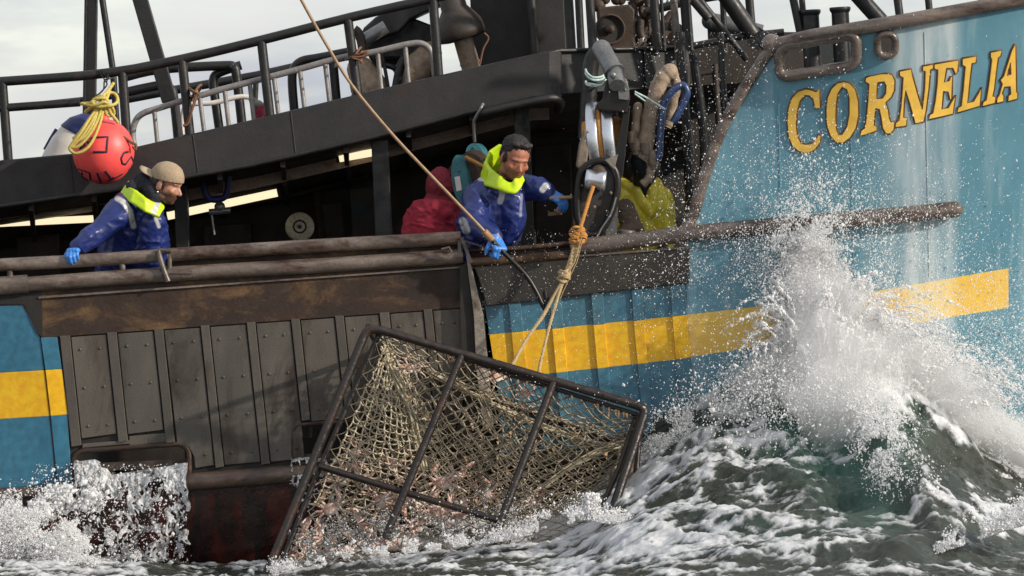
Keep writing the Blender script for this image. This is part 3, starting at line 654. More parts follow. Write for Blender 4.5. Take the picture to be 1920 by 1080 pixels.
lamp(636, 297, 698, 286, 1.7, 0.05, 'short lit strip lamp ending at the dark deck post')
# line coiler disc
c = W(562, 425, 2.3)
o = thing('line_coiler', 'pale round disc of the line coiler in the dark under the upper deck', 'line coiler', c)
m = MB(); m.lathe(c, (0.05, -1, 0.05), [(0.0, 0.00), (0.025, 0.012), (0.04, 0.01), (0.07, 0.0), (0.092, -0.012), (0.095, -0.03), (0.02, -0.05), (0, -0.05)], 36); m.build('disc', M['plastic_pale'], o)
m = MB(); m.lathe(c, (0.05, -1, 0.05), [(0.034, 0.012), (0.040, 0.02), (0.046, 0.008)], 28); m.ball(c + Vector((0, -0.02, 0)), 0.014); m.build('hub', M['rust'], o)
m = MB()
for k in range(12):
    t = k * math.pi / 6; m.tube([c + Vector((0.05 * math.cos(t), -0.008, 0.05 * math.sin(t))), c + Vector((0.088 * math.cos(t), 0.004, 0.088 * math.sin(t)))], 0.0035, n=6)
m.build('spoke', M['plastic_pale'], o)
m = MB(); m.tube([c + Vector((0, 0.04, 0)), c + Vector((0.0, 0.5, -0.0)), c + Vector((0.02, 0.55, -1.4))], 0.04); m.build('stand', M['dark'], o)
# hanging blue hook block under the soffit
o = thing('snatch_block', 'dark blue U shaped block hanging in front of the lit strip lamp', 'pulley', W(400, 330, 1.5))
m = MB(); m.tube(spline(P([(382, 325), (384, 355), (392, 372), (410, 374), (424, 366), (428, 345), (428, 318)], 1.5), 4), 0.022, n=10); m.build('shackle', M['navy'], o)
m = MB(); m.tube(P([(392, 398), (432, 394)], 1.5), 0.022, n=10); m.ball(W(412, 388, 1.5), 0.035); m.tube(P([(396, 395), (402, 440)], 1.5), 0.008, n=6); m.build('swivel', M['ram'], o)
# rope reel with teal cheeks
o = thing('rope_reel', 'rope reel with two teal oval cheeks behind the bareheaded man', 'reel', W(880, 360, 0.75))
for k, (cx, cy, rx, rz, Y) in enumerate(((862, 336, 0.052, 0.150, 0.62), (890, 292, 0.058, 0.078, 0.95))):
    m = MB(); ctr = W(cx, cy, Y); n = Vector((0.85, -0.5, 0.1)).normalized(); Q = n.to_track_quat('Z', 'Y').to_matrix()
    pts = []
    for i in range(32):
        t = 2 * math.pi * i / 32; x = Vector((1, 0, 0)) * math.cos(t) * rx + Vector((-0.1, 0, 1)) * math.sin(t) * rz; pts.append(ctr + x)
    m.prism(pts, Vector((0.03, 0.05, 0)), 0); m.ball(ctr + Vector((-0.005, -0.004, 0.05)), 0.007, u=8, v=6)
    ck = m.build('cheek', M['teal'], o, 0.006)
    if k == 0:
        m = MB(); m.prism(P([(852, 332), (862, 330), (866, 356), (856, 359)], Y - 0.006), (0, 0.004, 0)); m.build('pale_patch', M['float_white'], ck)
m = MB(); m.tube([W(868, 330, 0.66), W(890, 310, 0.95)], 0.10, n=20); m.build('drum', M['rust'], o)
m = MB(); m.tube(P([(872, 294), (906, 312)], 0.6), 0.012, n=8); m.build('rope_end', M['rope_orange'], o)
m = MB(); m.tube([W(880, 345, 0.8), W(890, 470, 0.85), W(900, 900, 0.9)], 0.05, n=12); m.build('pedestal', M['rust'], o)
# grey hook hanging from deck edge
m = MB(); m.tube(spline([W(905, 196, 0.84), W(901, 204, 0.82), W(893, 218, 0.82), W(888, 232, 0.83), W(890, 266, 0.86)], 5), 0.010, n=8); m.ball(W(905, 196, 0.84), 0.012)
tag(m.build('hanging_hook', M['ram'], None), 'thin grey hook hanging from the deck edge above the teal reel', 'hook')
# ---------------------------------------------------------------- buoys on the rail
c = W(194, 284, 0.66); rb = 58 / 310 * (30.66 / 30)
o = thing('net_float', 'round red float with dark hand lettering hanging from the upper rail', 'buoy', c)
m = MB(); m.ball(c, (rb, rb, rb * 1.06), u=40, v=26); m.lathe(c + Vector((0, 0, rb * 1.0)), (0, 0, 1), [(0.04, 0), (0.035, 0.02), (0.02, 0.045), (0, 0.05)], 20); m.build('float_body', M['float_red'], o)
def on_ball(px, py, off=-0.006):
    a = W(px, py, 0.0); cp = Vector((0, -CAM_D, CZ)); d = (a - cp).normalized(); oc = cp - c; r = rb + off
    oc = Vector((oc.x, oc.y, oc.z / 1.06)); dd = Vector((d.x, d.y, d.z / 1.06))
    A = dd.dot(dd); B = 2 * oc.dot(dd); C_ = oc.dot(oc) - r * r; D = B * B - 4 * A * C_
    t = (-B - math.sqrt(max(D, 0))) / (2 * A); return cp + d * t
def inkline(q, w):
    pts = []
    for (x0, y0), (x1, y1) in zip(q, q[1:]):
        for k in range(5): pts.append((x0 + (x1 - x0) * k / 5, y0 + (y1 - y0) * k / 5))
    pts.append(q[-1]); mk = MB(); mk.tube([on_ball(*p) for p in pts], w, n=6); return mk
U = lambda u, v: (100 + u / 4.694, 130 + v / 4.694)
for q in ([U(352, 605), U(478, 598), U(466, 728), U(352, 728)], [U(240, 652), U(250, 690), U(236, 700), U(282, 668), U(268, 640), U(300, 612)], [U(300, 640), U(330, 660), U(345, 600)],
          [U(655, 724), U(614, 734), U(592, 780), U(600, 826), U(628, 836), U(652, 802), U(678, 768), U(694, 800), U(688, 846), U(655, 880)],
          [U(225, 872), U(322, 905), U(330, 965)], [U(258, 900), U(250, 940), U(310, 970)], [U(388, 905), U(420, 990)], [U(455, 890), U(515, 965), U(602, 915)], [U(480, 975), U(530, 945)]):
    inkline(q, 0.0105).build('ink_letter', M['ink'], o)
m = MB(); m.tube(P([(212, 246), (234, 258), (250, 270)], 0.56), 0.009, n=8); m.tube(spline(P([(248, 267), (255, 272), (254, 281), (249, 274)], 0.56), 4), 0.008, n=8); m.build('lanyard', M['rope_brown'], o)
# yellow rope bundle
o = thing('rope_coil', 'yellow rope bundled in loops on top of the red float', 'rope', W(200, 190, 0.6))
V = lambda u, v, Y: W(100 + u / 4.694, 130 + v / 4.694, Y)
m = MB()
for k, q in enumerate(([(420, 310, .52), (330, 420, .46), (240, 560, .42), (160, 660, .42), (145, 705, .42), (200, 740, .42), (290, 700, .42), (360, 600, .44), (420, 440, .48), (440, 320, .52)],
          [(400, 320, .54), (320, 430, .48), (230, 560, .45), (180, 605, .45), (200, 600, .44), (290, 540, .44), (370, 420, .47), (410, 320, .52)],
          [(430, 330, .53), (350, 450, .46), (260, 580, .43), (185, 660, .43), (165, 690, .43), (230, 670, .42), (330, 560, .43), (400, 420, .47), (430, 310, .5)],
          [(410, 330, .53), (370, 400, .47), (300, 520, .44), (220, 620, .43), (190, 640, .43), (280, 590, .43), (350, 480, .45), (400, 340, .5)])):
    m.tube(spline([V(u, v, Y) for u, v, Y in q], 5), 0.0095, n=8)
m.build('hanging_loop', M['rope_yellow'], o)
m = MB()
for q in ([(245, 305, .52), (330, 300, .48), (420, 322, .46), (520, 315, .48), (565, 280, .52), (550, 225, .56), (500, 205, .56), (450, 240, .52), (400, 300, .48)],
          [(530, 120, .58), (480, 190, .54), (420, 250, .48), (340, 290, .46), (400, 310, .46), (470, 270, .46), (420, 235, .48), (350, 270, .5)],
          [(300, 320, .5), (380, 260, .46), (460, 260, .46), (480, 310, .46), (400, 330, .46), (330, 300, .48)],
          [(280, 380, .56), (330, 340, .54), (440, 330, .5), (520, 370, .54), (470, 400, .55), (460, 340, .52)],
          [(480, 320, .5), (500, 380, .52), (540, 430, .55), (570, 470, .57)], [(450, 330, .5), (470, 400, .52), (530, 400, .55), (520, 340, .52), (470, 310, .5)],
          [(490, 195, .54), (470, 260, .5), (450, 330, .5), (430, 400, .54)], [(250, 300, .5), (340, 320, .46), (440, 290, .45), (480, 300, .46)]):
    m.tube(spline([V(u, v, Y) for u, v, Y in q], 5), 0.0105, n=8)
m.build('knot', M['rope_yellow'], o)
m = MB()
for q in ([(395, 10, .97), (430, 60, .95), (455, 100, .9), (470, 140, .8), (400, 220, .7)], [(430, 0, .97), (450, 50, .95), (490, 70, .94), (450, 100, .9), (440, 180, .75), (380, 230, .65)], [(530, 75, .96), (460, 90, .93)], [(455, 0, 1.04), (480, 40, .96), (470, 110, .9)]):
    m.tube(spline([V(u, v, Y) for u, v, Y in q], 5), 0.005, n=6)
m.build('lashing', M['iron'], o)
# white fender behind
o = thing('fender', 'white fender with navy top behind the red float', 'fender', W(140, 300, 1.25))
a, b = W(170, 225, 1.25), W(108, 345, 1.25); ax = (b - a).normalized(); L = (b - a).length
m = MB(); m.lathe(a, ax, [(0.0, -0.02), (0.05, -0.01), (0.12, 0.05), (0.15, 0.13), (0.165, 0.2), (0.166, 0.206), (0.17, 0.3), (0.165, L * .9), (0.1, L)], 36); m.build('fender_body', M['float_white'], o)
m = MB(); m.lathe(a, ax, [(0.0, -0.03), (0.06, -0.02), (0.124, 0.045), (0.153, 0.115), (0.150, 0.118)], 36); m.build('fender_cap', M['navy'], o)
m = MB(); m.tube([a + ax.orthogonal().normalized() * 0 + ax.cross(Vector((0, 1, 0))).normalized() * -0.165 * s + Vector((0, 0, 0)) + ax * h for s, h in ((1, .15), (1.03, .22), (1.04, .3))], 0.012, n=6); m.build('navy_mark', M['navy'], o)
# ---------------------------------------------------------------- grey ladder lashed to the rail
o = thing('ladder', 'pale grey tubular ladder lying on its side lashed behind the black rail', 'ladder', W(530, 220, 1.3))
top = [(256, 292), (249, 258), (252, 232), (266, 214), (300, 202), (400, 172), (480, 151), (560, 130), (640, 108), (700, 98), (770, 82), (796, 84), (810, 102), (816, 146)]
m = MB(); m.tube(spline(P(top, 1.3), 4), 0.021, n=10); m.build('ladder_rail', M['ladder'], o)
for x0, y0, x1 in ((289, 206, 296), (332, 192, 341), (374, 180, 384), (421, 168, 430), (468, 155, 477), (513, 142, 523), (562, 130, 572), (609, 117, 619), (708, 97, 716), (760, 86, 767)):
    m = MB(); m.tube(P([(x0, y0), (x1, fT(x1) + 8)], 1.3), 0.0145, n=8); m.build('rung', M['ladder'], o)
o = thing('tube_frame', 'small white tubular frame showing behind the grey ladder', 'frame', W(420, 230, 2.0))
m = MB(); m.tube(spline(P([(340, 260), (345, 205), (362, 195), (400, 193), (440, 183), (462, 182), (472, 190), (484, 250)], 2.0), 4), 0.017, n=10); m.build('frame_tube', M['float_white'], o)
for x, y, q in ((368, 174, [(352, 165), (364, 172), (372, 176), (366, 184), (352, 228), (343, 236)]), (668, 104, [(648, 112), (670, 104), (688, 96), (682, 106), (660, 108), (676, 112), (678, 118)])):
    m = MB()
    for k in range(3): m.tube(spline([W(u + random.uniform(-2, 2), v + random.uniform(-2, 2), 0.955 - 0.01 * k if i > 0 else 1.0) for i, (u, v) in enumerate(q)], 4), 0.007, n=6)
    p = W(x, y, 1.12); m.tube([p + Vector((0.05 * math.cos(t) * 0.6, 0.17 * math.sin(t), 0.05 * math.cos(t))) for t in np.linspace(0, 6.28, 14)[:-1]], 0.008, n=6, closed=True)
    tag(m.build('lashing_rope', M['rope_brown'], None), 'brown cord tying the %s end of the grey ladder to the rail' % ('aft' if x < 500 else 'forward'), 'cord', 'cords lashing the ladder')
# cloth on upper deck
o = thing('cloth_bundle', 'small maroon and grey cloth bundle half hidden behind a black rail post', 'cloth', W(488, 225, 1.6))
m = MB(); m.limb([(W(492, 232, 1.6), 0.06), (W(488, 212, 1.6), 0.045)]); m.limb([(W(497, 222, 1.6), 0.05), (W(494, 205, 1.6), 0.035)]); m.build('maroon_cloth', M['maroon'], o)
m = MB(); m.ball(W(483, 196, 1.6), (0.035, 0.04, 0.03)); m.tube(P([(472, 184), (486, 198), (496, 196)], 1.6), 0.016, n=8); m.build('grey_cloth', M['hat_grey'], o)
# ---------------------------------------------------------------- deck machinery against the sky
o = thing('deck_crane', 'dark folded deck crane with slung hoses behind the black rail', 'crane', W(740, 150, 2.4))
m = MB(); m.prism(P([(682, 52), (704, 32), (980, -110), (990, -66), (770, 36), (745, 60), (700, 78), (676, 66)], 2.3), (0, 0.35, 0)); m.build('boom', M['black'], o, 0.012)
m = MB(); m.prism(P([(735, 38), (755, 26), (812, 48), (818, 90), (760, 108), (700, 110), (680, 92), (722, 62)], 2.5), (0, 0.4, 0)); m.build('knuckle', M['black'], o, 0.012)
m = MB(); m.tube(P([(672, 82), (724, 50)], 2.25), 0.045, n=14); m.build('ram', M['ram'], o)
m = MB(); m.tube(spline(P([(664, 55), (672, 62), (678, 80), (680, 96)], 2.2), 4), 0.032, n=10); m.build('hose_guard', M['rust'], o)
m = MB(); m.limb([(W(676, 130, 2.3), 0.09), (W(690, 160, 2.3), 0.12), (W(700, 190, 2.3), 0.12)]); m.build('canvas_wrap', M['hose_wrap'], o)
m = MB(); m.limb([(W(806, 100, 2.4), 0.08), (W(776, 136, 2.4), 0.11), (W(758, 180, 2.4), 0.08)]); m.build('pale_hose_bag', M['hose_wrap'], o)
m = MB(); m.tube(spline(P([(716, 100), (722, 130), (728, 165)], 2.2), 4), 0.012, n=8); m.tube(spline(P([(700, 96), (712, 118), (740, 128), (746, 150), (738, 168)], 2.3), 4), 0.02, n=8); m.tube(spline(P([(760, 108), (750, 128), (742, 170)], 2.2), 4), 0.03, n=8); m.build('slack_hose', M['black'], o)
m = MB(); m.prism(P([(690, 104), (812, 96), (826, 150), (752, 190), (744, 120), (700, 128)], 2.7), (0, 0.3, 0)); m.build('base_frame', M['dark'], o, 0.01)
o = thing('exhaust_pipe', 'rusty exhaust pipe with a flared dark rain cap between crane and dark steel casing', 'exhaust', W(880, 130, 1.9))
a, b = W(862, 52, 1.9), W(890, 150, 1.9); m = MB(); m.tube([a, (a * 2 + b) / 3, (a + 2 * b) / 3, b], 0.062, n=20); m.tube([(a + b * 2) / 3 - (b - a) * 0.01, (a + b * 2) / 3 + (b - a) * 0.02], 0.066, n=20); m.build('pipe', M['rust_pale'], o)
ax = (a - b).normalized(); m = MB(); m.lathe(a - ax * 0.02, ax, [(0.10, -0.06), (0.152, -0.05), (0.158, -0.01), (0.150, 0.05), (0.12, 0.10), (0.085, 0.15), (0.08, 0.34), (0.08, 0.6)], 32); m.build('rain_cap', M['dark'], o)
m = MB(); m.lathe(a + ax * 0.02, ax, [(0.10, 0.0), (0.115, 0.03), (0.10, 0.06)], 28); m.build('collar', M['rust'], o)
m = MB(); m.tube(spline(P([(908, 62), (916, 72), (906, 92), (900, 120)], 1.75), 4), 0.007, n=6); m.build('wire', M['rope_brown'], o)
o = thing('steel_casing', 'tall dark steel casing standing behind the deck edge right of the exhaust', 'casing', W(970, 110, 2.2))
m = MB(); m.prism(P([(866, -330), (984, -330), (1004, 120), (888, 140)], 2.2), (0, 1.0, 0)); m.build('casing_body', M['fascia'], o, 0.01)
m = MB(); m.prism(P([(985, -330), (1042, -330), (1064, 112), (1008, 120)], 1.9), (0, 0.8, 0)); m.build('casing_side', M['fascia'], o, 0.01)
m = MB(); m.tube(P([(974, -325), (1004, 115)], 1.85), 0.03, n=10); m.build('conduit', M['black'], o)
o = thing('ventilator', 'boxy rusty engine with a round fan opening beside the rails', 'ventilator', W(1160, 60, 1.9))
m = MB(); m.prism(P([(1120, 14), (1180, 8), (1190, 18), (1192, 94), (1128, 100)], 1.9), (0, 0.5, 0)); m.build('casing', M['rust'], o, 0.012)
c = W(1143, 55, 1.88); m = MB(); m.lathe(c, (0.15, -1, 0), [(0.075, -0.02), (0.098, 0.0), (0.10, 0.02), (0.092, 0.03), (0.08, 0.0), (0.07, -0.05)], 32); m.build('fan_ring', M['rust'], o)
m = MB(); m.lathe(c, (0.15, -1, 0), [(0.0, 0.002), (0.085, 0.002)], 32); m.build('fan_opening', M['groove'], o)
m = MB(); m.ball(c + Vector((-0.008, -0.03, 0)), 0.024); m.lathe(c, (0.15, -1, 0), [(0.02, 0.01), (0.03, 0.025), (0.0, 0.035)], 16); m.build('hub', M['rust'], o)
m = MB(); random.seed(9)
for k in range(22):
    x, y = random.uniform(1182, 1215), random.uniform(-8, 92); m.tube(spline(P([(x, y), (x + random.uniform(-10, 14), y + random.uniform(8, 22)), (x + random.uniform(-6, 10), y + 34)], 1.9 + random.random() * .2), 3), random.uniform(0.008, 0.028), n=8)
for k in range(10): m.ball(W(random.uniform(1120, 1200), random.uniform(-12, 10), 2.0), random.uniform(0.02, 0.05), u=8, v=6)
m.build('pipework', M['rust'], o)
o = thing('anchor_winch', 'rusty winch drum with hanging chain behind the rail posts', 'winch', W(1250, 70, 2.2))
m = MB(); m.lathe(W(1248, 82, 2.2), (0.3, -1, 0), [(0, 0.12), (0.05, 0.12), (0.14, 0.1), (0.15, 0.06), (0.09, 0.04), (0.09, -0.2)], 28); m.build('drum', M['rust'], o)
m = MB(); m.limb([(W(1258, 28, 2.2), 0.03), (W(1246, 48, 2.2), 0.045)]); m.build('brake_lever', M['rust'], o)
def chain(q, r, Y, par):
    pts = spline(P(q, Y), 6); d = 0; m = MB(); last = pts[0]; k = 0
    for p, p2 in zip(pts, pts[1:]):
        if (p - last).length < r * 3.1: continue
        t = (p - last).normalized(); s = Vector((0, 1, 0)) if k % 2 else t.cross(Vector((0, 1, 0))).normalized(); ctr = (p + last) / 2; k += 1; last = p
        m.tube([ctr + t * math.cos(a) * r * 2.0 + s * math.sin(a) * r * 1.25 for a in np.linspace(0, 6.28, 11)[:-1]], r * 0.42, n=6, closed=True)
    return m.build('chain', M['iron'], par)
chain([(1264, 32), (1258, 46), (1256, 56), (1264, 40), (1268, 62), (1270, 80)], 0.013, 1.95, o)
m = MB(); m.tube(spline(P([(1252, 0), (1250, 10), (1256, 16), (1262, 6)], 1.9), 4), 0.008, n=6); m.build('green_twine', M['teal'], o)
o = thing('roller', 'grey tube roller on a short stand behind the diagonal brace', 'roller', W(1370, 60, 2.0))
m = MB(); m.tube(P([(1332, 39), (1390, 52), (1428, 62)], 2.0), 0.055, n=16); m.ball(W(1332, 39, 2.0), 0.058); m.build('roller_tube', M['ram'], o)
m = MB(); m.beam(W(1338, 44, 2.05), W(1340, 95, 2.05), 0.08, 0.08); m.build('roller_stand', M['dark'], o); m = MB(); m.beam(W(1405, 60, 2.05), W(1407, 95, 2.05), 0.12, 0.08); m.build('roller_stand', M['dark'], o)
for i, (x, yt, yb, lab) in enumerate(((1522, 22, 130, 'black bollard with flat cap beside the slanted rail post'), (1578, 17, 126, 'black bollard with flat cap standing free against the sky'))):
    o = thing('bollard', lab, 'bollard', W(x, yb, 0.35), 'bollards behind the bow bulwark')
    m = MB(); m.tube(P([(x - 3, yt), (x + 5, yb + 60)], 0.35), 0.054, n=20); m.build('post', M['black'], o)
    m = MB(); p = W(x - 3, yt, 0.35); m.lathe(p, (-0.05, 0, 1), [(0, 0.012), (0.062, 0.012), (0.066, 0.005), (0.064, -0.008), (0.05, -0.03)], 24); m.build('cap', M['black'], o)
# ---------------------------------------------------------------- pot hauler block
o = thing('pot_hauler', 'dark pot hauler with two polished steel sheaves and a roller fairlead', 'hauler', W(1130, 430, 0.2))
# davit arm and grey ram
m = MB(); m.tube(spline(P([(1128, 92), (1112, 108), (1106, 140), (1104, 180), (1098, 260)], 0.42), 4), [0.05] * 17, n=16); m.build('davit_arm', M['black'], o)
a, b = W(1128, 92, 0.2), W(1160, 150, 0.02); d = (b - a).normalized()
m = MB(); m.ball(a, 0.058); m.tube([a, a + (b - a) * 0.72], 0.058, n=22); m.tube([a + (b - a) * 0.70, a + (b - a) * 0.76], 0.064, n=22); m.tube([a + (b - a) * 0.74, W(1157, 160, -0.02)], 0.048, n=22); m.ball(W(1149, 141, -0.04), (0.02, 0.012, 0.02)); m.build('ram', M['ram'], o)
m = MB()
for k, (y0, y1) in enumerate(((128, 140), (133, 145), (150, 156))): m.tube(spline([W(1098, y0, .42), W(1100, y0 + 8, .3), W(1112, y1 + 5, .26), W(1130, y1 + 3, .3), W(1136, y1 - 6, .4)], 4), 0.0075, n=6)
m.tube(spline([W(1100, 156, .3), W(1128, 160, .2), W(1135, 148, .2)], 4), 0.008, n=6); m.build('twine_lashing', M['twine'], o)
# yoke
m = MB(); m.prism(P([(1136, 150), (1160, 142), (1178, 152), (1182, 185), (1176, 212), (1120, 206), (1118, 196), (1130, 186)], 0.06), (0, 0.16, 0)); m.build('yoke', M['iron'], o, 0.008)
m = MB(); m.prism(P([(1162, 142), (1174, 148), (1180, 168), (1178, 188), (1160, 186), (1158, 160)], 0.035), (0, 0.02, 0)); m.ball(W(1172, 168, 0.03), 0.01); m.build('yoke_plate', M['ram'], o, 0.003)
# sheave pair seen nearly edge on: curved shiny rims
ctr = W(1132, 262, 0.30); hx = Vector((0.985, -0.12, 0.10)).normalized(); Rr = 0.235
def disc_band(x_off, half, mat, name, r0=Rr, depth=0.0):
    m = MB(); ax = hx; c0 = ctr + ax * x_off
    m.lathe(c0, ax, [(r0 * 0.55, -half), (r0 * 0.97, -half), (r0, -half * 0.85), (r0, half * 0.85), (r0 * 0.97, half), (r0 * 0.55, half), (r0 * 0.55, -half)], 72); return m.build(name, mat, o)
disc_band(-0.048, 0.034, M['chrome'], 'sheave'); disc_band(0.050, 0.034, M['chrome'], 'sheave')
m = MB(); m.lathe(ctr, hx, [(0.0, -0.12), (0.12, -0.12), (0.16, -0.016), (Rr * 0.97, -0.012), (Rr * 0.97, 0.012), (0.16, 0.016), (0.12, 0.12), (0, 0.12)], 48); m.build('sheave_core', M['rope_orange'], o)
m = MB(); m.prism(P([(1172, 195), (1182, 200), (1168, 330), (1150, 352), (1150, 300)], 0.1), (0, 0.35, 0)); m.build('guard_plate', M['iron'], o, 0.004)
m = MB(); m.prism(P([(1095, 242), (1108, 246), (1100, 310), (1092, 322), (1080, 312), (1086, 270)], 0.08), (0, 0.2, 0)); m.build('motor_guard', M['rust_pale'], o, 0.01)
# fairlead housing: oval plate with roller
def ring(q, Y, r): 
    mm = MB(); mm.tube(spline(P(q, Y), 4, closed=True), r, n=12, closed=True); return mm
ov = [(1118, 302), (1142, 306), (1156, 328), (1157, 360), (1148, 395), (1128, 432), (1106, 440), (1088, 425), (1082, 390), (1084, 350), (1092, 318)]
m = ring(ov, 0.0, 0.022); 
m.build('fairlead_ring', M['iron'], o)
m = MB(); m.prism([Vector(p) for p in spline(P(ov, 0.02), 4, closed=True)], (0, 0.03, 0)); m.build('fairlead_plate', M['dark'], o)
m = MB()
for x, y in ((1090, 348), (1145, 362), (1114, 388), (1140, 398), (1100, 405)): m.ball(W(x, y, -0.005), 0.012, u=10, v=8)
m.build('bolt', M['pipe'], o)
c = W(1117, 338, -0.035); ax = Vector((1, -0.1, -0.12)).normalized()
m = MB(); m.lathe(c, ax, [(0, -0.062), (0.062, -0.060), (0.060, -0.035), (0.044, 0.0), (0.060, 0.035), (0.062, 0.060), (0, 0.062)], 32); m.build('fairlead_roller', M['chrome'], o)
m = MB(); m.lathe(W(1122, 324, 0.0), (0.1, -1, 0), [(0.045, 0), (0.05, 0.015), (0.03, 0.03), (0, 0.03)], 20); m.build('roller_boss', M['rust'], o)
m = MB(); m.prism(P([(1134, 300), (1159, 289), (1152, 318)], -0.03), (0, 0.012, 0)); m.build('line_knife', M['fin'], o, 0.001)
m = MB(); m.tube(spline(P([(1155, 370), (1146, 400), (1128, 428), (1122, 440), (1112, 452)], -0.03), 4), 0.006, n=6); m.build('wire', M['ram'], o)
m = MB(); m.beam(W(1148, 380, 0.1), W(1146, 444, 0.12), 0.07, 0.08); m.tube([W(1110, 250, 0.5), W(1115, 440, 0.5), W(1120, 900, 0.5)], 0.07, n=14); m.build('stand', M['ram'], o)
# hydraulic hoses
o = thing('hose_bundle', 'wrapped hydraulic hoses bent over beside the hauler with one blue hose', 'hoses', W(1220, 250, 0.3))
hs = [([(1256, 134), (1240, 150), (1226, 190), (1216, 230), (1208, 290), (1205, 300)], 0.30, 0.05), ([(1262, 138), (1268, 160), (1262, 190), (1255, 225), (1250, 238)], 0.36, 0.030), ([(1196, 200), (1190, 250), (1186, 280)], 0.3, 0.028), ([(1225, 290), (1220, 310), (1218, 332), (1204, 346)], 0.28, 0.026)]
for q, Y, r in hs:
    m = MB(); p = spline(P(q, Y), 5); m.tube(p, [r * (1 + 0.09 * math.sin(i * 1.9)) for i in range(len(p))], n=12); m.ball(p[0], r); m.build('wrapped_hose', M['hose_wrap'], o)
m = MB(); m.tube(spline(P([(1262, 230), (1284, 188), (1288, 172), (1280, 160), (1264, 168), (1250, 185), (1242, 205), (1238, 250), (1236, 290), (1230, 300)], 0.26), 5), 0.023, n=12); m.build('blue_hose', M['hose_blue'], o)
m = MB(); m.tube(P([(1190, 172), (1210, 182), (1247, 205)], 0.2), 0.007, n=6); m.tube(P([(1190, 176), (1210, 190)], 0.2), 0.006, n=6); m.build('twine', M['twine'], o)
for x, y in ((1192, 272), (1210, 280), (1224, 300), (1186, 258)):
    m = MB(); m.tube(P([(x - 1, y - 12), (x, y + 10)], 0.27), 0.033, n=8); m.tube(P([(x, y + 8), (x + 1, y + 18)], 0.27), 0.024, n=8); m.build('hose_fitting', M['rust_pale'], o)
m = MB(); m.limb([(W(1200, 300, .4), 0.06), (W(1210, 330, .45), 0.05)]); m.tube([W(1196, 310, 0.5), W(1192, 420, 0.95)], 0.03); m.build('valve_block', M['dark'], o)
# round grey deck foot and lump by the rail
m = MB(); c = W(1174, 437, 0.12); m.lathe(c, (0.1, 0, 1), [(0, 0.02), (0.05, 0.02), (0.056, 0.015), (0.056, -0.025), (0.05, -0.03), (0, -0.03)], 28)
tag(m.build('pipe_cap', M['pipe'], None), 'short round grey cap on the bulwark between hauler and yellow oilskins', 'cap')
# ---------------------------------------------------------------- boat hook
o = thing('boat_hook', 'long wooden boat hook with black iron crook held over the rail', 'boat hook', W(920, 446, -0.2))
pq = [(490, -150, -.38), (530, -68, -.36), (565, 0, -.34), (610, 80, -.33), (660, 160, -.32), (740, 257, -.30), (830, 352, -.27), (900, 425, -.24), (922, 449, -.22)]
m = MB(); m.tube(spline([W(*q) for q in pq], 4), 0.0098, n=10); m.build('pole', M['wood'], o)
m = MB(); m.tube([W(908, 434, -.235), W(923, 450, -.222)], 0.022, n=12); m.build('tape_grip', M['tape'], o)
iq = [(920, 447, -.222), (945, 474, -.22), (985, 515, -.22), (1006, 548, -.22), (1018, 574, -.22), (1023, 580, -.22), (1025, 570, -.22), (1021, 544, -.22)]
m = MB(); m.tube(spline([W(*q) for q in iq], 4), 0.0145, n=10); m.build('iron_crook', M['iron'], o)
# ---------------------------------------------------------------- hauling rope and bridle
o = thing('hauling_rope', 'tan hauling rope with knots running from hauler down to the pot bridle', 'rope', W(1080, 450, -0.2))
def twist(path, r, mat, name, strands=3, pitch=0.05):
    m = MB(); pts = spline(path, 10); T = 0
    for s in range(strands):
        L = 0; q = []
        for i, p in enumerate(pts):
            if i: L += (p - pts[i - 1]).length
            d = (pts[min(i + 1, len(pts) - 1)] - pts[max(i - 1, 0)]).normalized(); x = d.cross(Vector((0, 1, 0))).normalized(); y = d.cross(x)
            a = 2 * math.pi * (L / pitch + s / strands); q.append(p + (x * math.cos(a) + y * math.sin(a)) * r * 0.5)
        m.tube(q, r * 0.62, n=6)
    return m.build(name, mat, o)
twist([W(1112, 350, -.10), W(1100, 388, -.14), W(1088, 428, -.18)], 0.013, M['rope_orange'], 'hauled_line')
m = MB(); random.seed(3)
for k in range(16):
    x = 1084 + random.uniform(-7, 7); y = 440 + random.uniform(-10, 12)
    m.tube(spline([W(x - 9, y + random.uniform(-6, 6), -.17), W(x - 2, y + random.uniform(-8, 8), -.21), W(x + 8, y + random.uniform(-6, 6), -.2), W(x + 3, y + 8, -.16)], 4), 0.009, n=6)
m.build('upper_knot', M['rope_orange'], o)
for k in range(6):
    x = random.uniform(-6, 7); twist([W(1082 + x, 448, -.19 - .01 * random.random()), W(1074 + x * 1.1, 480, -.20), W(1062 + x * .6, 510, -.21)], 0.0085, M['rope'], 'rope_bundle', 2)
m = MB(); m.tube(P([(1092, 450), (1082, 490), (1068, 520), (1050, 560)], -.22), 0.003, n=5); m.tube(P([(1090, 446), (1078, 490), (1066, 512)], -.23), 0.004, n=5); m.build('loose_twine', M['rope'], o)
m = MB()
for k in range(12):
    x = 1059 + random.uniform(-5, 5); y = 516 + random.uniform(-8, 9)
    m.tube(spline([W(x - 9, y + random.uniform(-5, 5), -.2), W(x, y + random.uniform(-7, 7), -.24), W(x + 8, y + random.uniform(-5, 5), -.21)], 4), 0.009, n=6)
m.build('lower_knot', M['rope'], o)
twist([W(1058, 522, -.22), W(1036, 560, -.25), W(1018, 592, -.29), (W(985, 640, -.36)), W(962, 682, -.44), W(950, 700, -.46)], 0.0125, M['rope'], 'bridle_leg')
twist([W(1056, 524, -.22), W(1045, 560, -.26), W(1028, 620, -.34), W(1012, 688, -.44), W(1010, 712, -.46)], 0.0115, M['rope'], 'bridle_leg')
m = MB(); m.limb([(W(1072, 477, -.17), 0.012), (W(1062, 474, -.17), 0.014)]); m.build('black_toggle', M['iron'], o)
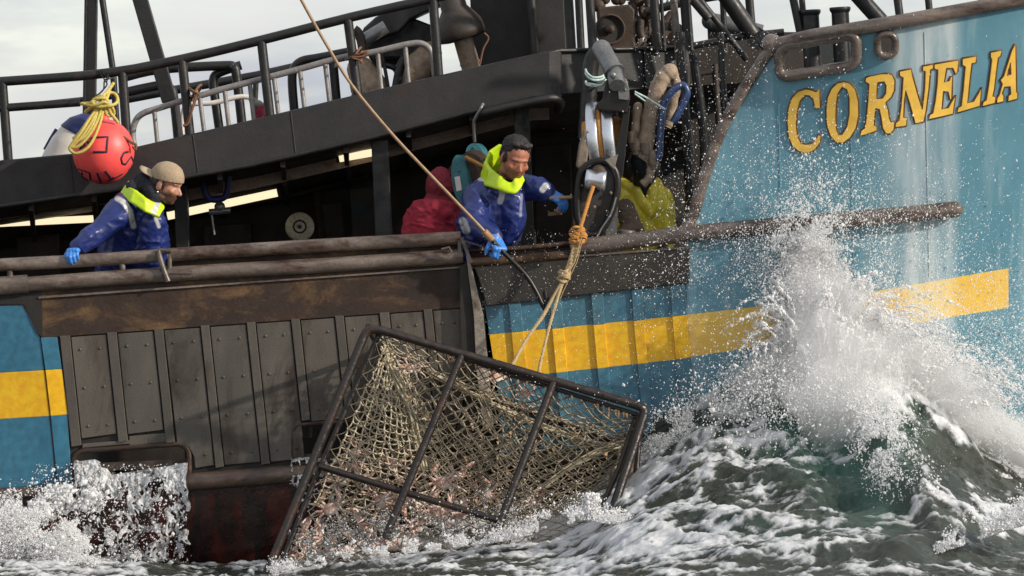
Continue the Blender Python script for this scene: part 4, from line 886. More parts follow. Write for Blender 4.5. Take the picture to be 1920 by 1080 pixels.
# ---------------------------------------------------------------- crab pot
pot = thing('crab_pot', 'square steel framed crab pot with slack netting hanging against the hull', 'crab pot', W(820, 1060, -0.7))
A, B, C, D = W(690, 612, -.62), W(1212, 765, -.55), W(1130, 1015, -.85), W(488, 1105, -.95)
A2, B2, C2, D2 = W(712, 655, -.05), W(1166, 832, -.02), W(1108, 1000, -.10), W(575, 1095, -.12)
def corner(p, q, r, f=0.07): return [p + (q - p) * f, p, p + (r - p) * f]
def edge(name, pts, r, rad=0.05, mat='pot'):
    m = MB(); m.tube(pts, r, n=12); m.build(name, M[mat], pot)
rr = 0.026
cA = spline([A + (D - A) * 0.045, A + (D - A) * 0.012 + (B - A) * 0.008, A + (B - A) * 0.045], 4); cB = spline([B + (A - B) * 0.04, B + (A - B) * 0.008 + (C - B) * 0.012, B + (C - B) * 0.06], 4)
edge('top_bar', [A + (B - A) * 0.04] + cA[::-1][0:0] + [A + (B - A) * .3, A + (B - A) * .6, B + (A - B) * 0.04], rr)
m = MB(); m.tube(cA, rr, n=12); m.build('corner_bend', M['pot'], pot); m = MB(); m.tube(cB, rr, n=12); m.build('corner_bend', M['pot'], pot)
edge('side_bar', [A + (D - A) * 0.04, D], rr * 1.0); edge('side_bar', [B + (C - B) * 0.05, C], rr * 1.05); edge('bottom_bar', [D, C], rr)
Q = lambda s, t: A + (B - A) * s + (D - A) * t * (1 - s) + (C - B) * t * s
E1, E2 = W(731, 985, -.86), W(940, 980, -.8)
edge('upright_bar', [A + (B - A) * .338, W(731, 988, -.86), W(722, 1010, -.87)], rr * .9); edge('upright_bar', [A + (B - A) * .668, W(938, 978, -.8), W(930, 1000, -.82)], rr * .95)
edge('cross_bar', [W(598, 874, -.74), W(765, 925, -.77), W(940, 977, -.8)], rr * .8)
# inner lashing frame just inside the front face
I1, I2 = W(716, 618, -.58), W(1196, 778, -.52)
edge('lashing_bar', [I1, (I1 + I2) / 2 + Vector((0, 0, -0.012)), I2], 0.015); edge('lashing_bar', [W(712, 622, -.56), W(590, 900, -.70), W(520, 1075, -.85)], 0.016)
edge('lashing_bar', [W(1192, 782, -.5), W(1160, 880, -.62), W(1122, 965, -.7)], 0.017)
edge('rear_bar', [A2, (A2 + B2) / 2 + Vector((0, 0, -0.02)), B2], rr * .75); edge('rear_bar', [A2, D2], rr * .75); edge('rear_bar', [B2, W(1136, 930, -.06), C2], rr * .8); edge('rear_bar', [D2, C2], rr * .7)
edge('rear_bar', [A2 + (B2 - A2) * .36, A2 + (B2 - A2) * .36 + (D2 - A2) * .9], rr * .7); edge('rear_bar', [A2 + (B2 - A2) * .69, A2 + (B2 - A2) * .69 + (C2 - B2) * .95], rr * .7)
for p, q in ((A, A2), (B, B2), (C, C2), (D, D2)): edge('depth_bar', [p, q], rr * .75)
for s in (.338, .668): edge('depth_bar', [A + (B - A) * s, A2 + (B2 - A2) * (s + .02)], rr * .7)
edge('rear_bar', [W(1196, 790, -.3), W(1188, 860, -.4), W(1172, 958, -.5)], 0.017, mat='rust_pale'); edge('rear_bar', [W(1200, 800, -.35), W(1192, 900, -.45), W(1186, 945, -.5)], 0.016)
def net(name, f, nu, nv, r, mat, amp=0.012, seed=0, diag=True, sub=3):
    """Knotted netting on the patch f(s, t): one mesh of thin strands."""
    m = MB(); rg = np.random.default_rng(seed); J = {}
    def node(i, j):
        if (i, j) not in J:
            J[(i, j)] = f(i / nu, j / nv) + Vector(rg.normal(0, amp, 3))
        return J[(i, j)]
    ed = []
    if diag:
        for i in range(nu + 1):
            for j in range(nv):
                if (i + j) % 2: continue
                for d in (-1, 1):
                    if 0 <= i + d <= nu: ed.append(((i, j), (i + d, j + 1)))
        for i in range(nu + 1):
            for j in range(nv):
                if (i + j) % 2 == 0: continue
                for d in (-1, 1):
                    if 0 <= i + d <= nu: ed.append(((i, j), (i + d, j + 1)))
        ed = [e for e in ed if (e[0][0] + e[0][1]) % 2 == 0]
    else:
        for i in range(nu + 1):
            for j in range(nv + 1):
                if i < nu: ed.append(((i, j), (i + 1, j)))
                if j < nv: ed.append(((i, j), (i, j + 1)))
    for a, b in ed:
        p, q = node(*a), node(*b); mid = (p + q) / 2 + Vector((0, 0, -0.004)) + Vector(rg.normal(0, amp * .25, 3)); m.tube([p, mid, q], r, n=4, caps=False)
    for k, p in J.items(): m.ball(p, r * 1.9, u=5, v=4)
    return m.build(name, mat, pot, recalc=False)
def bil(a, b, c_, d, sag=0.0, bulge=0.0):
    def g(s, t):
        p = (a * (1 - s) + b * s) * (1 - t) + (d * (1 - s) + c_ * s) * t
        k = math.sin(math.pi * min(max(s, 0), 1)) * math.sin(math.pi * min(max(t, 0), 1))
        return p + Vector((0, bulge * k, -sag * k))
    return g
net('front_netting', bil(I1, I2, W(1118, 1000, -.72), W(515, 1100, -.86), 0.05, 0.10), 34, 34, 0.0032, M['net_dark'], 0.006, 1)
net('rear_netting', bil(A2, B2, C2, D2, 0.06, -0.08), 32, 34, 0.0038, M['net'], 0.008, 2)
net('top_netting', bil(I1, I2, B2, A2, 0.10, 0), 32, 10, 0.0038, M['net'], 0.008, 3)
# sagging pocket of net across the middle and the funnel on the left
net('funnel_netting', bil(W(722, 652, -.25), W(760, 690, -.10), W(905, 1000, -.12), W(590, 945, -.55), 0.02, -0.16), 14, 25, 0.0046, M['net_pale'], 0.006, 4, False)
net('funnel_netting', bil(W(752, 690, -.30), W(1010, 800, -.45), W(990, 985, -.5), W(800, 985, -.3), 0.05, 0.12), 18, 18, 0.0038, M['net'], 0.010, 5)
net('funnel_netting', bil(W(860, 760, -.2), W(1165, 815, -.15), W(1120, 985, -.3), W(880, 985, -.3), 0.12, -0.1), 24, 20, 0.0040, M['net'], 0.012, 6)
net('side_netting', bil(W(1186, 790, -.5), B2, C2, W(1118, 990, -.7), 0.02, 0), 9, 18, 0.0046, M['net'], 0.01, 7)
# folded net along the sagging edges
m = MB(); random.seed(12)
for q in ([(720, 650, -.2), (742, 700, -.25), (770, 770, -.3), (782, 820, -.3), (800, 880, -.35)], [(800, 700, -.1), (900, 745, -.1), (1000, 790, -.1), (1100, 826, -.1), (1165, 832, -.1)], [(1165, 832, -.2), (1120, 850, -.25), (1050, 890, -.3), (960, 960, -.35)]):
    for k in range(5): m.tube(spline([W(x + random.uniform(-7, 7), y + random.uniform(-7, 7), Y + random.uniform(-.03, .03)) for x, y, Y in q], 5), 0.0065, n=5)
m.build('net_fold', M['net_pale'], pot)
# chafing tags along the lashing bar
TGN = 0
for k in range(46):
    s = random.uniform(0.1, .98); p = (I1 + (I2 - I1) * s) if k < 26 else (A2 + (B2 - A2) * random.uniform(.15, .85)) + Vector((0, -.05, 0)); p = p + Vector((random.uniform(-.01, .01), -.012, -.012))
    w, h = random.uniform(.005, .011), random.uniform(.02, .05); q = [p + Vector((-w, 0, 0)), p + Vector((w, 0, 0.004)), p + Vector((w * .5, -.01, -h)), p + Vector((-w * .2, 0, -h * .8))]
    tg = MB(); tg.prism(q, (0, 0.004, 0)); tg.build('twine_tag', M['tagp'], pot)
for k in range(66):
    p = W(random.uniform(740, 1150), random.uniform(720, 960), random.uniform(-.5, -.15)); h = random.uniform(.02, .05); w = random.uniform(.006, .012)
    if (p - W(690, 612, -.3)).z > 0: continue
    TGN += 1
    if TGN > 50: break
    tg = MB(); tg.prism([p + Vector((-w, 0, 0)), p + Vector((w, 0, 0)), p + Vector((w * .4, -.01, -h))], (0, 0.004, 0)); tg.build('twine_tag', M['tagp'], pot)
# crabs
def crab(loc, size, rx, rz, label, group, first=None):
    if first:
        r = first.copy(); scene.collection.objects.link(r); kids = [ch for ch in first.children]
        for ch in kids:
            c2 = ch.copy(); scene.collection.objects.link(c2); c2.parent = r
    else:
        r = thing('crab', label, 'crab', (0, 0, 0), group)
        m = MB(); m.ball((0, 0, 0), (.5, .42, .2), u=20, v=12)
        for k in range(26):
            a = random.uniform(0, 6.28); e = random.uniform(.1, .9); m.lathe((.45 * e * math.cos(a), .38 * e * math.sin(a), .19 * math.sqrt(1 - e * e * .9)), (math.cos(a) * .5, math.sin(a) * .5, 1), [(.03, 0), (.0, .07)], 6)
        m.build('shell', M['crab'], r)
        for s in (-1, 1):
            for k in range(3):
                a = R(15 + 42 * k - 30) ; d = Vector((s * math.cos(a), -math.sin(a) + .1, 0)); b0 = Vector((s * .4, -.1 - .14 * k + .2, 0))
                m = MB(); m.limb([(b0, .09), (b0 + d * .45 + Vector((0, 0, .28)), .08), (b0 + d * .95 + Vector((0, 0, .1)), .06), (b0 + d * 1.3 + Vector((0, 0, -.3)), .02)], u=8); m.build('leg', M['crab'], r)
            m = MB(); b0 = Vector((s * .35, .3, 0)); m.limb([(b0, .08), (b0 + Vector((s * .3, .3, .1)), .09), (b0 + Vector((s * .1, .62, .05)), .13), (b0 + Vector((-s * .05, .85, .05)), .07), (b0 + Vector((-s * .12, 1.0, .02)), .02)], u=8); m.limb([(b0 + Vector((s * .18, .7, .0)), .06), (b0 + Vector((s * .08, 1.0, -.02)), .015)], u=8); m.build('claw', M['crab'], r)
    r.location = loc; r.scale = (size,) * 3; r.rotation_euler = (rx, random.uniform(-.5, .5), rz)
    r['label'] = label; r['group'] = group
    return r
random.seed(21)
GC = 'crabs caught in the pot'; lab = 'pinkish tan crab heaped in the wet lower left corner of the pot'
c0 = None
for x, y, Y, s in ((690, 900, -.45, .105), (620, 955, -.55, .10), (760, 930, -.4, .10), (680, 985, -.6, .11), (830, 905, -.42, .10), (600, 1010, -.6, .10), (780, 985, -.55, .11), (735, 870, -.35, .09), (650, 1035, -.65, .10), (560, 1045, -.7, .09), (860, 965, -.5, .1), (910, 930, -.45, .09), (640, 900, -.4, .1), (715, 940, -.6, .1), (570, 1000, -.7, .09), (740, 1020, -.62, .1), (820, 960, -.6, .1), (865, 890, -.35, .085), (1000, 945, -.4, .085), (665, 850, -.3, .08)):
    k = crab(W(x, y, Y), s, R(random.uniform(40, 110)), R(random.uniform(-180, 180)), lab, GC, c0); c0 = c0 or k
for x, y, Y, s, l in ((930, 706, -.35, .085, 'orange spotted crab caught just under the pot top bar between the bridle legs'), (985, 738, -.25, .07, 'small reddish crab in the net right of the top spotted crab'), (770, 690, -.3, .07, 'small brown crab in the upper left net near the pot corner')):
    crab(W(x, y, Y), s, R(70), R(random.uniform(-90, 90)), l, GC, c0)
# ---------------------------------------------------------------- people
def skinned(mb, voxel, smooth=4):
    """One continuous surface from overlapping limbs: voxel remesh, then smoothing; returns a mesh."""
    me = mb.mesh('tmp'); o = bpy.data.objects.new('tmp', me); scene.collection.objects.link(o)
    r = o.modifiers.new('r', 'REMESH'); r.mode = 'VOXEL'; r.voxel_size = voxel; r.use_smooth_shade = True
    s = o.modifiers.new('s', 'SMOOTH'); s.factor = 0.5; s.iterations = smooth
    dg = bpy.context.evaluated_depsgraph_get(); out = bpy.data.meshes.new_from_object(o.evaluated_get(dg))
    bpy.data.objects.remove(o); bpy.data.meshes.remove(me)
    out.polygons.foreach_set('use_smooth', [True] * len(out.polygons)); return out
def co(me):
    a = np.zeros(len(me.vertices) * 3); me.vertices.foreach_get('co', a); return a.reshape(-1, 3)
def nrm(me):
    a = np.zeros(len(me.vertices) * 3); me.vertices.foreach_get('normal', a); return a.reshape(-1, 3)
def setco(me, a): me.vertices.foreach_set('co', a.ravel()); me.update()
def paint(me, cols, name='Col'):
    c = me.color_attributes.new(name, 'FLOAT_COLOR', 'POINT'); c.data.foreach_set('color', np.concatenate([cols, np.ones((len(cols), 1))], 1).ravel())
def wrinkle(me, amp, scale, seed, stretch=(1, 1, 1)):
    p = co(me); n = nrm(me); q = p * scale * np.array(stretch)
    w = fbm(q[:, 0] + 1.5 * fbm(q[:, 1], q[:, 2], 3, 3, seed + 5), q[:, 1], q[:, 2], 4, seed)
    setco(me, p + n * ((1 - np.abs(2 * w - 1)) ** 2 - 0.5)[:, None] * amp)
def pdist(p, pts):
    """Distance of points to a polyline."""
    d = np.full(len(p), 1e9)
    for a, b in zip(pts, pts[1:]):
        a, b = np.array(a), np.array(b); ab = b - a; t = np.clip(((p - a) @ ab) / (ab @ ab), 0, 1)
        d = np.minimum(d, np.linalg.norm(p - (a + t[:, None] * ab), axis=1))
    return d
def vmat(name, rough, bump, scale=40, spec=0.5, coat=0.0, sss=0):
    t = NT(name); a = t.attr('Col'); col = t.mix(0.3, a.outputs['Color'], t.ramp(t.noise(scale, 5), [(0.3, (.3,) * 3), (.7, (.75,) * 3)]), 'OVERLAY')
    t.set(Base_Color=col, Roughness=rough, Normal=t.bump(t.noise(scale, 5), bump, 0.004), Coat_Weight=coat)
    if sss: t.set(Subsurface_Weight=sss, Subsurface_Radius=(0.01, 0.004, 0.002), Subsurface_Scale=1.0)
    return t.mat
M['skin'] = vmat('skin', 0.5, 0.15, 90, sss=0.15); M['oilskin'] = vmat('oilskin', 0.36, 0.3, 22, coat=0.12)
M['cotton'] = vmat('knitted_cloth', 0.9, 0.5, 120); M['hairm'] = vmat('hair', 0.6, 0.9, 160)
class Frame:
    def __init__(s, c, f, up=(0, 0, 1)):
        s.c = Vector(c); s.f = Vector(f).normalized(); s.r = s.f.cross(Vector(up)).normalized(); s.u = s.r.cross(s.f)
        s.M = Matrix((s.r, s.f, s.u)).transposed()
    def p(s, x, y, z): return s.c + s.r * x + s.f * y + s.u * z
    def rot(s): return s.M.to_4x4()
def head_shapes(m, H, k=1.0):
    """Skull, jaw, nose, brow, lips, chin and ears round the head's centre (at eye height)."""
    b = lambda x, y, z, r: m.ball(H.p(x * k, y * k, z * k), [v * k for v in r], H.rot(), u=18, v=12)
    b(0, -.012, .030, (.076, .096, .088)); b(0, .018, -.025, (.066, .074, .075)); b(0, .030, -.068, (.050, .055, .045)); b(0, .062, -.092, (.024, .022, .018))
    b(0, .068, .022, (.052, .022, .014))                                              # brow
    for s in (-1, 1):
        b(s * .042, .058, -.022, (.022, .024, .020)); b(s * .031, .074, -.002, (.012, .008, .0075)); b(s * .079, -.008, -.012, (.008, .020, .032)); b(s * .052, .01, -.075, (.02, .03, .02))
        b(s * .010, .092, -.034, (.010, .010, .008))
    m.tube([H.p(0, .078 * k, .010 * k), H.p(0, .094 * k, -.012 * k), H.p(0, .108 * k, -.032 * k)], [.008 * k, .010 * k, .012 * k], n=10); b(0, .104, -.034, (.012, .011, .010))
    b(0, .082, -.056, (.022, .011, .006)); b(0, .080, -.066, (.019, .011, .007))
def paint_head(me, H, skin, stub, hairline=None, k=1.0, squint=False):
    p = co(me); d = (p - np.array(H.c)) @ np.array(H.M) / k                     # local right, front, up
    sk = np.array(skin[:3]); c = np.tile(sk, (len(p), 1)); c *= (0.88 + 0.24 * fbm(d[:, 0] * 60, d[:, 1] * 60, d[:, 2] * 60, 3, 5))[:, None]
    def blend(mask, col): c[:] = c * (1 - mask[:, None]) + np.array(col[:3]) * mask[:, None]
    ell = lambda x, y, z, a, b_, e: np.clip(1.6 - 1.6 * np.sqrt(((d[:, 0] - x) / a) ** 2 + ((d[:, 1] - y) / b_) ** 2 + ((d[:, 2] - z) / e) ** 2), 0, 1)
    beard = np.clip((-0.028 - d[:, 2]) / .02, 0, 1) * np.clip((d[:, 1] + .005) / .02, 0, 1) * np.clip((.13 + d[:, 2]) / .01, 0, 1)
    if stub: blend(beard * stub[1], stub[0])
    blend(ell(0, .09, -.034, .02, .03, .012) * .25, S(176, 96, 80))
    blend(np.clip(ell(0, .088, -.056, .026, .022, .006) + ell(0, .086, -.066, .022, .02, .007), 0, 1) * .75, S(140, 78, 70)); blend(ell(0, .09, -.061, .023, .03, .0028), S(60, 26, 24))
    for s in (-1, 1):
        blend(ell(s * .032, .085, .020, .021, .03, .005) * .9, S(38, 28, 24)); blend(ell(s * .031, .08, -.002, .0145, .02, .0055 if not squint else .004), S(225, 215, 205) if not squint else S(70, 46, 38)); blend(ell(s * .030, .085, -.002, .0065, .02, .006), S(28, 18, 14))
        blend(ell(s * .031, .08, .004, .017, .02, .0025) * .8, S(44, 28, 22)); blend(ell(s * .042, .07, -.024, .02, .03, .02) * .22, S(190, 100, 84))
        blend(ell(s * .010, .095, -.040, .005, .02, .003) * .8, S(60, 34, 28))
    if hairline:
        hm = np.clip((d[:, 2] - (.055 - np.clip(-d[:, 1], 0, .1) * 1.1)) / .01, 0, 1) * (d[:, 1] < .09); blend(hm * (np.abs(d[:, 1] + .008) > .02), hairline)
    paint(me, c)
def body(m, sp):
    """Torso, hips and legs as one chain of limbs: sp gives joints."""
    n, ch, pe, sl, sr = (sp[k] for k in ('neck', 'chest', 'pelvis', 'shl', 'shr')); kk = sp.get('k', 1.0)
    m.limb([(n + (n - ch) * .35, .050 * kk), (n, .056 * kk), (ch.lerp(n, .5), .095 * kk), (ch, .125 * kk), (ch.lerp(pe, .5), .13 * kk), (pe, .14 * kk)])
    for a in (sl, sr): m.limb([(ch.lerp(n, .55), .075 * kk), (a, .068 * kk)])
    d = (sr - sl).normalized()
    for s in (-1, 1):
        h = pe + d * .085 * s; kn = h + Vector((0.03 * s, -.05, -.43)); f = Vector((kn.x, kn.y + .05, sp['floor']))
        m.limb([(h, .088 * kk), (kn, .06 * kk), (f + Vector((0, 0, .05)), .045 * kk), (f + Vector((0.02 * s, -.12, .04)), .04 * kk)])
def arms(m, q, r): m.limb([(Vector(p), t) for p, t in zip(q, r)])
def glove(name, par, wrist, along, back, side, curl=(0.9, 1.0, 1.05, 1.1), thumb=0.5, k=1.0, mat='glove', spread=0.0):
    """A gloved hand: palm, four curled fingers of unequal length and a thumb from the palm's side."""
    wrist = Vector(wrist); a = Vector(along).normalized(); b = Vector(back); b = (b - a * b.dot(a)).normalized(); s = a.cross(b) * side; m = MB()
    m.limb([(wrist - a * .05 * k, .036 * k), (wrist, .030 * k)], u=12)
    for o, w in ((-.026, .017), (-.009, .0185), (.009, .0185), (.026, .0165)): m.limb([(wrist + s * o * .8 * k, .019 * k), (wrist + (a * .086 + s * o) * k, w * k)], u=10)
    Ls = ((.042, .026, .022), (.047, .030, .024), (.044, .028, .023), (.035, .022, .020))
    for i, (o, L) in enumerate(zip((.029, .0098, -.0098, -.029), Ls)):
        p = wrist + (a * (.088 - .006 * abs(i - 1)) + s * o) * k; ang = 0; ch = [(p, .0125 * k)]
        for j, l in enumerate(L):
            ang += curl[i] * (0.9, 1.1, 0.8)[j]; d = a * math.cos(ang) - b * math.sin(ang) + s * spread * (1.5 - i) * .2; p = p + d.normalized() * l * k; ch.append((p, (.0115, .0105, .0095)[j] * k))
        m.limb(ch, u=8)
    p = wrist + (a * .03 + s * .036) * k; ch = [(wrist + (a * .012 + s * .02) * k, .018 * k), (p, .0155 * k)]; d = (a * .75 + s * .65 - b * .25).normalized()
    for j, l in enumerate((.036, .030)):
        d = (d - b * thumb * .8 - s * thumb * .35 * j).normalized(); p = p + d * l * k; ch.append((p, (.0135, .0115)[j] * k))
    m.limb(ch, u=8)
    me = skinned(m, 0.0036, 2); return link(name, me, M[mat], par)
def proj(p):
    q = p - np.array((0, -CAM_D, CZ)); dz = q @ np.array(_f); return 960 + F_PX * q[:, 0] / dz, 540 - F_PX * (q @ np.array(_u)) / dz
def stripe(me, c, p, line, w, col):
    x, y = proj(p); n = nrm(me); q = np.stack([x, y, 0 * x], 1); dd = pdist(q, [(u, v, 0) for u, v in line]); k = np.clip((w + 1.5 - dd) / 1.5, 0, 1) * (n[:, 1] < .15)
    return c * (1 - k[:, None]) + np.array(col[:3]) * k[:, None]
def band(name, par, ring, wid, r, mat, col, seed, closed=True, lean=.02):
    m = MB(); n = len(ring); ctr = sum((Vector(p) for p in ring), Vector()) / n; tops, bots = [], []
    for p, w_ in zip(ring, wid):
        p = Vector(p); o = p - ctr; o.z = 0; o = o.normalized() if o.length > 1e-6 else Vector((0, -1, 0)); tops.append(p + Vector((0, 0, w_)) - o * lean * .5); bots.append(p - Vector((0, 0, w_)) + o * lean)
    for i in range(n if closed else n - 1):
        j = (i + 1) % n
        k_ = max(3, int(max(wid[i], wid[j]) * 2 / .013))
        for t in [q / k_ for q in range(k_ + 1)]: m.limb([(tops[i].lerp(bots[i], t), r), (tops[j].lerp(bots[j], t), r)], u=8)
    me = skinned(m, .005, 5); wrinkle(me, .006, 8, seed); return me
def cloth_color(me, base, jitter=.15, seed=3):
    p = co(me); c = np.tile(np.array(base[:3]), (len(p), 1)) * (1 - jitter + 2 * jitter * fbm(p[:, 0] * 9, p[:, 1] * 9, p[:, 2] * 9, 4, seed))[:, None]; return p, c
FLOOR = 1.06
BLUE, LIME, GREYS = S(28, 42, 102), S(186, 214, 16), S(176, 176, 178)
# ---- man in the tan cap, looking right along the hull
H = Frame(W(312, 345, .12), (0.93, -0.34, -0.36), (-0.10, 0, 1))
sp = dict(neck=W(276, 372, .20), chest=W(243, 420, .30), pelvis=W(228, 520, .42), shl=W(228, 392, .12), shr=W(268, 398, .46), floor=FLOOR)
m = MB(); head_shapes(m, H, 1.02); m.limb([(H.p(0, -.03, -.06), .055), (sp['neck'], .058)]); body(m, sp)
AL = [W(226, 394, .12), W(176, 440, .02), W(140, 462, -.01)]; AR = [W(272, 402, .46), W(290, 470, .52), W(300, 530, .40)]
arms(m, AL, (.055, .042, .03)); arms(m, AR, (.055, .042, .03))
me = skinned(m, .0062, 2); paint_head(me, H, S(178, 126, 104), (S(44, 32, 27), .86), S(46, 34, 28), 1.02)
man = tag(link('person', me, M['skin']), 'man in tan backwards cap and blue oilskin jacket leaning on rail with gloved hand', 'person')
m = MB(); m.limb([(W(282, 386, .18), .085), (W(268, 400, .24), .135), (sp['chest'], .165), (sp['chest'].lerp(sp['pelvis'], .5), .165), (sp['pelvis'], .165)])
m.limb([(W(240, 392, .2), .11), (W(228, 396, .12), .088), (W(178, 440, .02), .066), (W(152, 458, -.005), .055), (W(147, 462, -.008), .052)]); m.limb([(W(262, 400, .4), .1), (AR[0], .085), (AR[1], .068), (AR[2], .055)])
m.limb([(W(285, 420, .16), .09), (W(284, 480, .26), .12), (W(275, 520, .36), .13)])
me = skinned(m, .0062, 3); wrinkle(me, .022, 4.6, 3, (1.2, 1, 1.3)); p, c = cloth_color(me, BLUE)
c = stripe(me, c, p, [(220, 372), (233, 380), (244, 396), (250, 424)], 4.5, GREYS)
c = stripe(me, c, p, [(290, 404), (298, 425)], 2.5, GREYS)
paint(me, c); link('jacket', me, M['oilskin'], man)
m = MB(); ringp = [W(234, 358, .16), W(250, 368, .06), W(272, 384, .02), W(292, 394, .05), W(300, 384, .10), W(290, 366, .26), W(262, 350, .28), W(240, 350, .24)]
me = band('collar', man, ringp, (.022, .030, .034, .032, .016, .02, .026, .026), .0125, None, LIME, 8)
p, c = cloth_color(me, LIME, .08); c = stripe(me, c, p, [(297, 378), (289, 398)], 4, GREYS); paint(me, c); link('collar', me, M['oilskin'], man)
m = MB(); m.limb([(W(250, 352, .16), .05), (W(266, 338, .16), .045), (W(282, 350, .12), .046), (W(290, 368, .09), .045), (W(276, 370, .2), .07), (W(256, 356, .2), .06)])
me = skinned(m, .006, 3); wrinkle(me, .012, 18, 9); p, c = cloth_color(me, S(36, 36, 46), .2); paint(me, c); link('hood', me, M['cotton'], man)
# hair and cap
m = MB(); m.ball(H.p(0, -.03, .012), (.083, .088, .075), H.rot()); m.ball(H.p(0, -.065, -.03), (.06, .05, .05), H.rot())
for s in (-1, 1): m.ball(H.p(s * .078, .018, -.004), (.006, .012, .03), H.rot())
me = skinned(m, .005, 2); d = (co(me) - np.array(H.c)) @ np.array(H.M); paint(me, np.tile(np.array(S(44, 32, 28)[:3]), (len(d), 1))); link('hair', me, M['hairm'], man)
m = MB(); m.ball(H.p(0, -.006, .044), (.089, .108, .092), H.rot(), u=26, v=16)
me = skinned(m, .005, 1); bm = bmesh.new(); bm.from_mesh(me); pl = H.p(0, .105, .030); nv = (H.u + H.f * -.10).normalized() 
bmesh.ops.bisect_plane(bm, geom=bm.verts[:] + bm.edges[:] + bm.faces[:], plane_co=H.p(0, 0, .028), plane_no=(H.u - H.f * .12).normalized(), clear_inner=True); bm.to_mesh(me); bm.free()
wrinkle(me, .004, 9, 4); p, c = cloth_color(me, S(158, 138, 114), .16); d = (p - np.array(H.c)) @ np.array(H.M)
c *= (1 - .35 * np.clip(1 - np.abs(d[:, 0]) / .0025, 0, 1))[:, None]; paint(me, c); cap = link('cap', me, M['cotton'], man); sol = cap.modifiers.new('thick', 'SOLIDIFY'); sol.thickness = .004
m = MB(); n = 16; vs = []; fs = []
for i in range(n + 1):
    t = math.pi * i / n; x = math.cos(t)
    for j in range(5):
        e = j / 4; vs.append(H.p(.078 * x * (1 - .06 * e), -.070 - .125 * e * math.sin(t) ** .55, (.046 - .024 * x * x + .004 * e)))
for i in range(n):
    for j in range(4): a = i * 5 + j; fs.append((a, a + 5, a + 6, a + 1))
m.add(vs, fs, 0, True); me = m.mesh('brim'); paint(me, np.tile(np.array(S(168, 150, 126)[:3]), (len(vs), 1))); br = link('brim', me, M['cotton'], cap); sol = br.modifiers.new('thick', 'SOLIDIFY'); sol.thickness = .006
glove('glove', man, W(145, 467, .015), (-.22, -.88, -.10), (-.1, -.12, .98), 1, (.85, .9, .95, 1.0), .6, 1.0)
m = MB(); m.ball(H.p(.082, -.004, -.05), .007, u=8, v=6); m.build('earring', M['chrome'], man)
# ---- bareheaded man with the boat hook
H = Frame(W(966, 298, .02), (0.33, -0.86, -0.40), (0.10, 0, 1))
sp = dict(neck=W(948, 336, .12), chest=W(926, 392, .22), pelvis=W(908, 480, .45), shl=W(898, 366, .16), shr=W(975, 356, .20), floor=FLOOR)
m = MB(); head_shapes(m, H, 1.08); m.limb([(H.p(0, -.03, -.06), .056), (sp['neck'], .06)]); body(m, sp)
AL = [W(898, 368, .14), W(892, 418, -.02), W(930, 446, -.15)]; AR = [W(978, 354, .18), W(1012, 352, .12), W(1030, 364, .10)]
arms(m, AL, (.055, .042, .032)); arms(m, AR, (.055, .042, .030))
me = skinned(m, .0062, 2); paint_head(me, H, S(160, 102, 78), (S(84, 54, 44), .6), None, 1.08, True)
man = tag(link('person', me, M['skin']), 'bareheaded man in blue oilskins with lime hood gripping a boat hook over the rail', 'person')
m = MB(); m.limb([(W(948, 348, .12), .085), (W(936, 372, .17), .14), (W(926, 400, .20), .165), (W(915, 440, .26), .17), (W(900, 470, .40), .17)])
m.limb([(W(915, 366, .14), .11), (W(897, 372, .12), .095), (W(890, 400, .04), .082), (W(893, 420, -.02), .07), (W(915, 437, -.09), .062), (W(926, 444, -.13), .055)])
m.limb([(W(962, 356, .16), .095), (W(980, 352, .17), .078), (W(1010, 352, .12), .066), (W(1022, 360, .10), .055)]); m.limb([(W(958, 375, .08), .085), (W(962, 415, .10), .075), (W(950, 442, .14), .08)]); m.limb([(W(880, 420, .2), .08), (W(872, 432, .25), .05)])
me = skinned(m, .0062, 3); wrinkle(me, .022, 4.6, 13, (1.2, 1, 1.2)); p, c = cloth_color(me, BLUE)
c = stripe(me, c, p, [(900, 334), (920, 336), (936, 346), (942, 362), (938, 378)], 4.5, GREYS); c = stripe(me, c, p, [(868, 415), (874, 432)], 7, GREYS); c = stripe(me, c, p, [(1017, 356), (1023, 348)], 5, GREYS); c = stripe(me, c, p, [(978, 365), (976, 405)], 1.6, S(120, 124, 150))
paint(me, c); link('jacket', me, M['oilskin'], man)
m = MB(); rp = [W(912, 318, .20), W(914, 332, .08), W(934, 342, .0), (W(954, 352, -.03)), W(966, 350, -.03), W(974, 338, .02), W(972, 322, .12), W(960, 305, .22), W(940, 300, .24)]
rp = [W(908, 322, .16), W(918, 334, .04), W(936, 342, -.02), W(952, 352, -.045), W(960, 357, -.05), W(967, 347, -.04), W(975, 332, .02), W(970, 316, .12), W(958, 296, .2), W(936, 296, .22), W(918, 306, .2)]
me = band('hood', man, rp, (.05, .04, .032, .022, .012, .028, .02, .03, .04, .075, .07), .012, None, LIME, 18)
m = MB(); m.limb([(W(912, 318, .12), .04), (W(920, 298, .12), .036), (W(936, 280, .11), .024), (W(943, 277, .10), .014)]); m.limb([(W(912, 330, .06), .03), (W(924, 306, .07), .03), (W(938, 282, .09), .022)]); m.limb([(W(930, 325, .03), .03), (W(936, 300, .04), .020), (W(942, 280, .08), .014)]); m.limb([(W(918, 320, .08), .034), (W(932, 290, .10), .03)])
for v in me.vertices: pass
bm_ = bmesh.new(); bm_.from_mesh(me); bm_.from_mesh(m.mesh('tmp2')); m3 = MB(); bm_.verts.ensure_lookup_table(); m3.v = [tuple(v.co) for v in bm_.verts]; m3.f = [[v.index for v in f.verts] for f in bm_.faces]; m3.m = [0] * len(m3.f); m3.sm = [True] * len(m3.f); bm_.free()
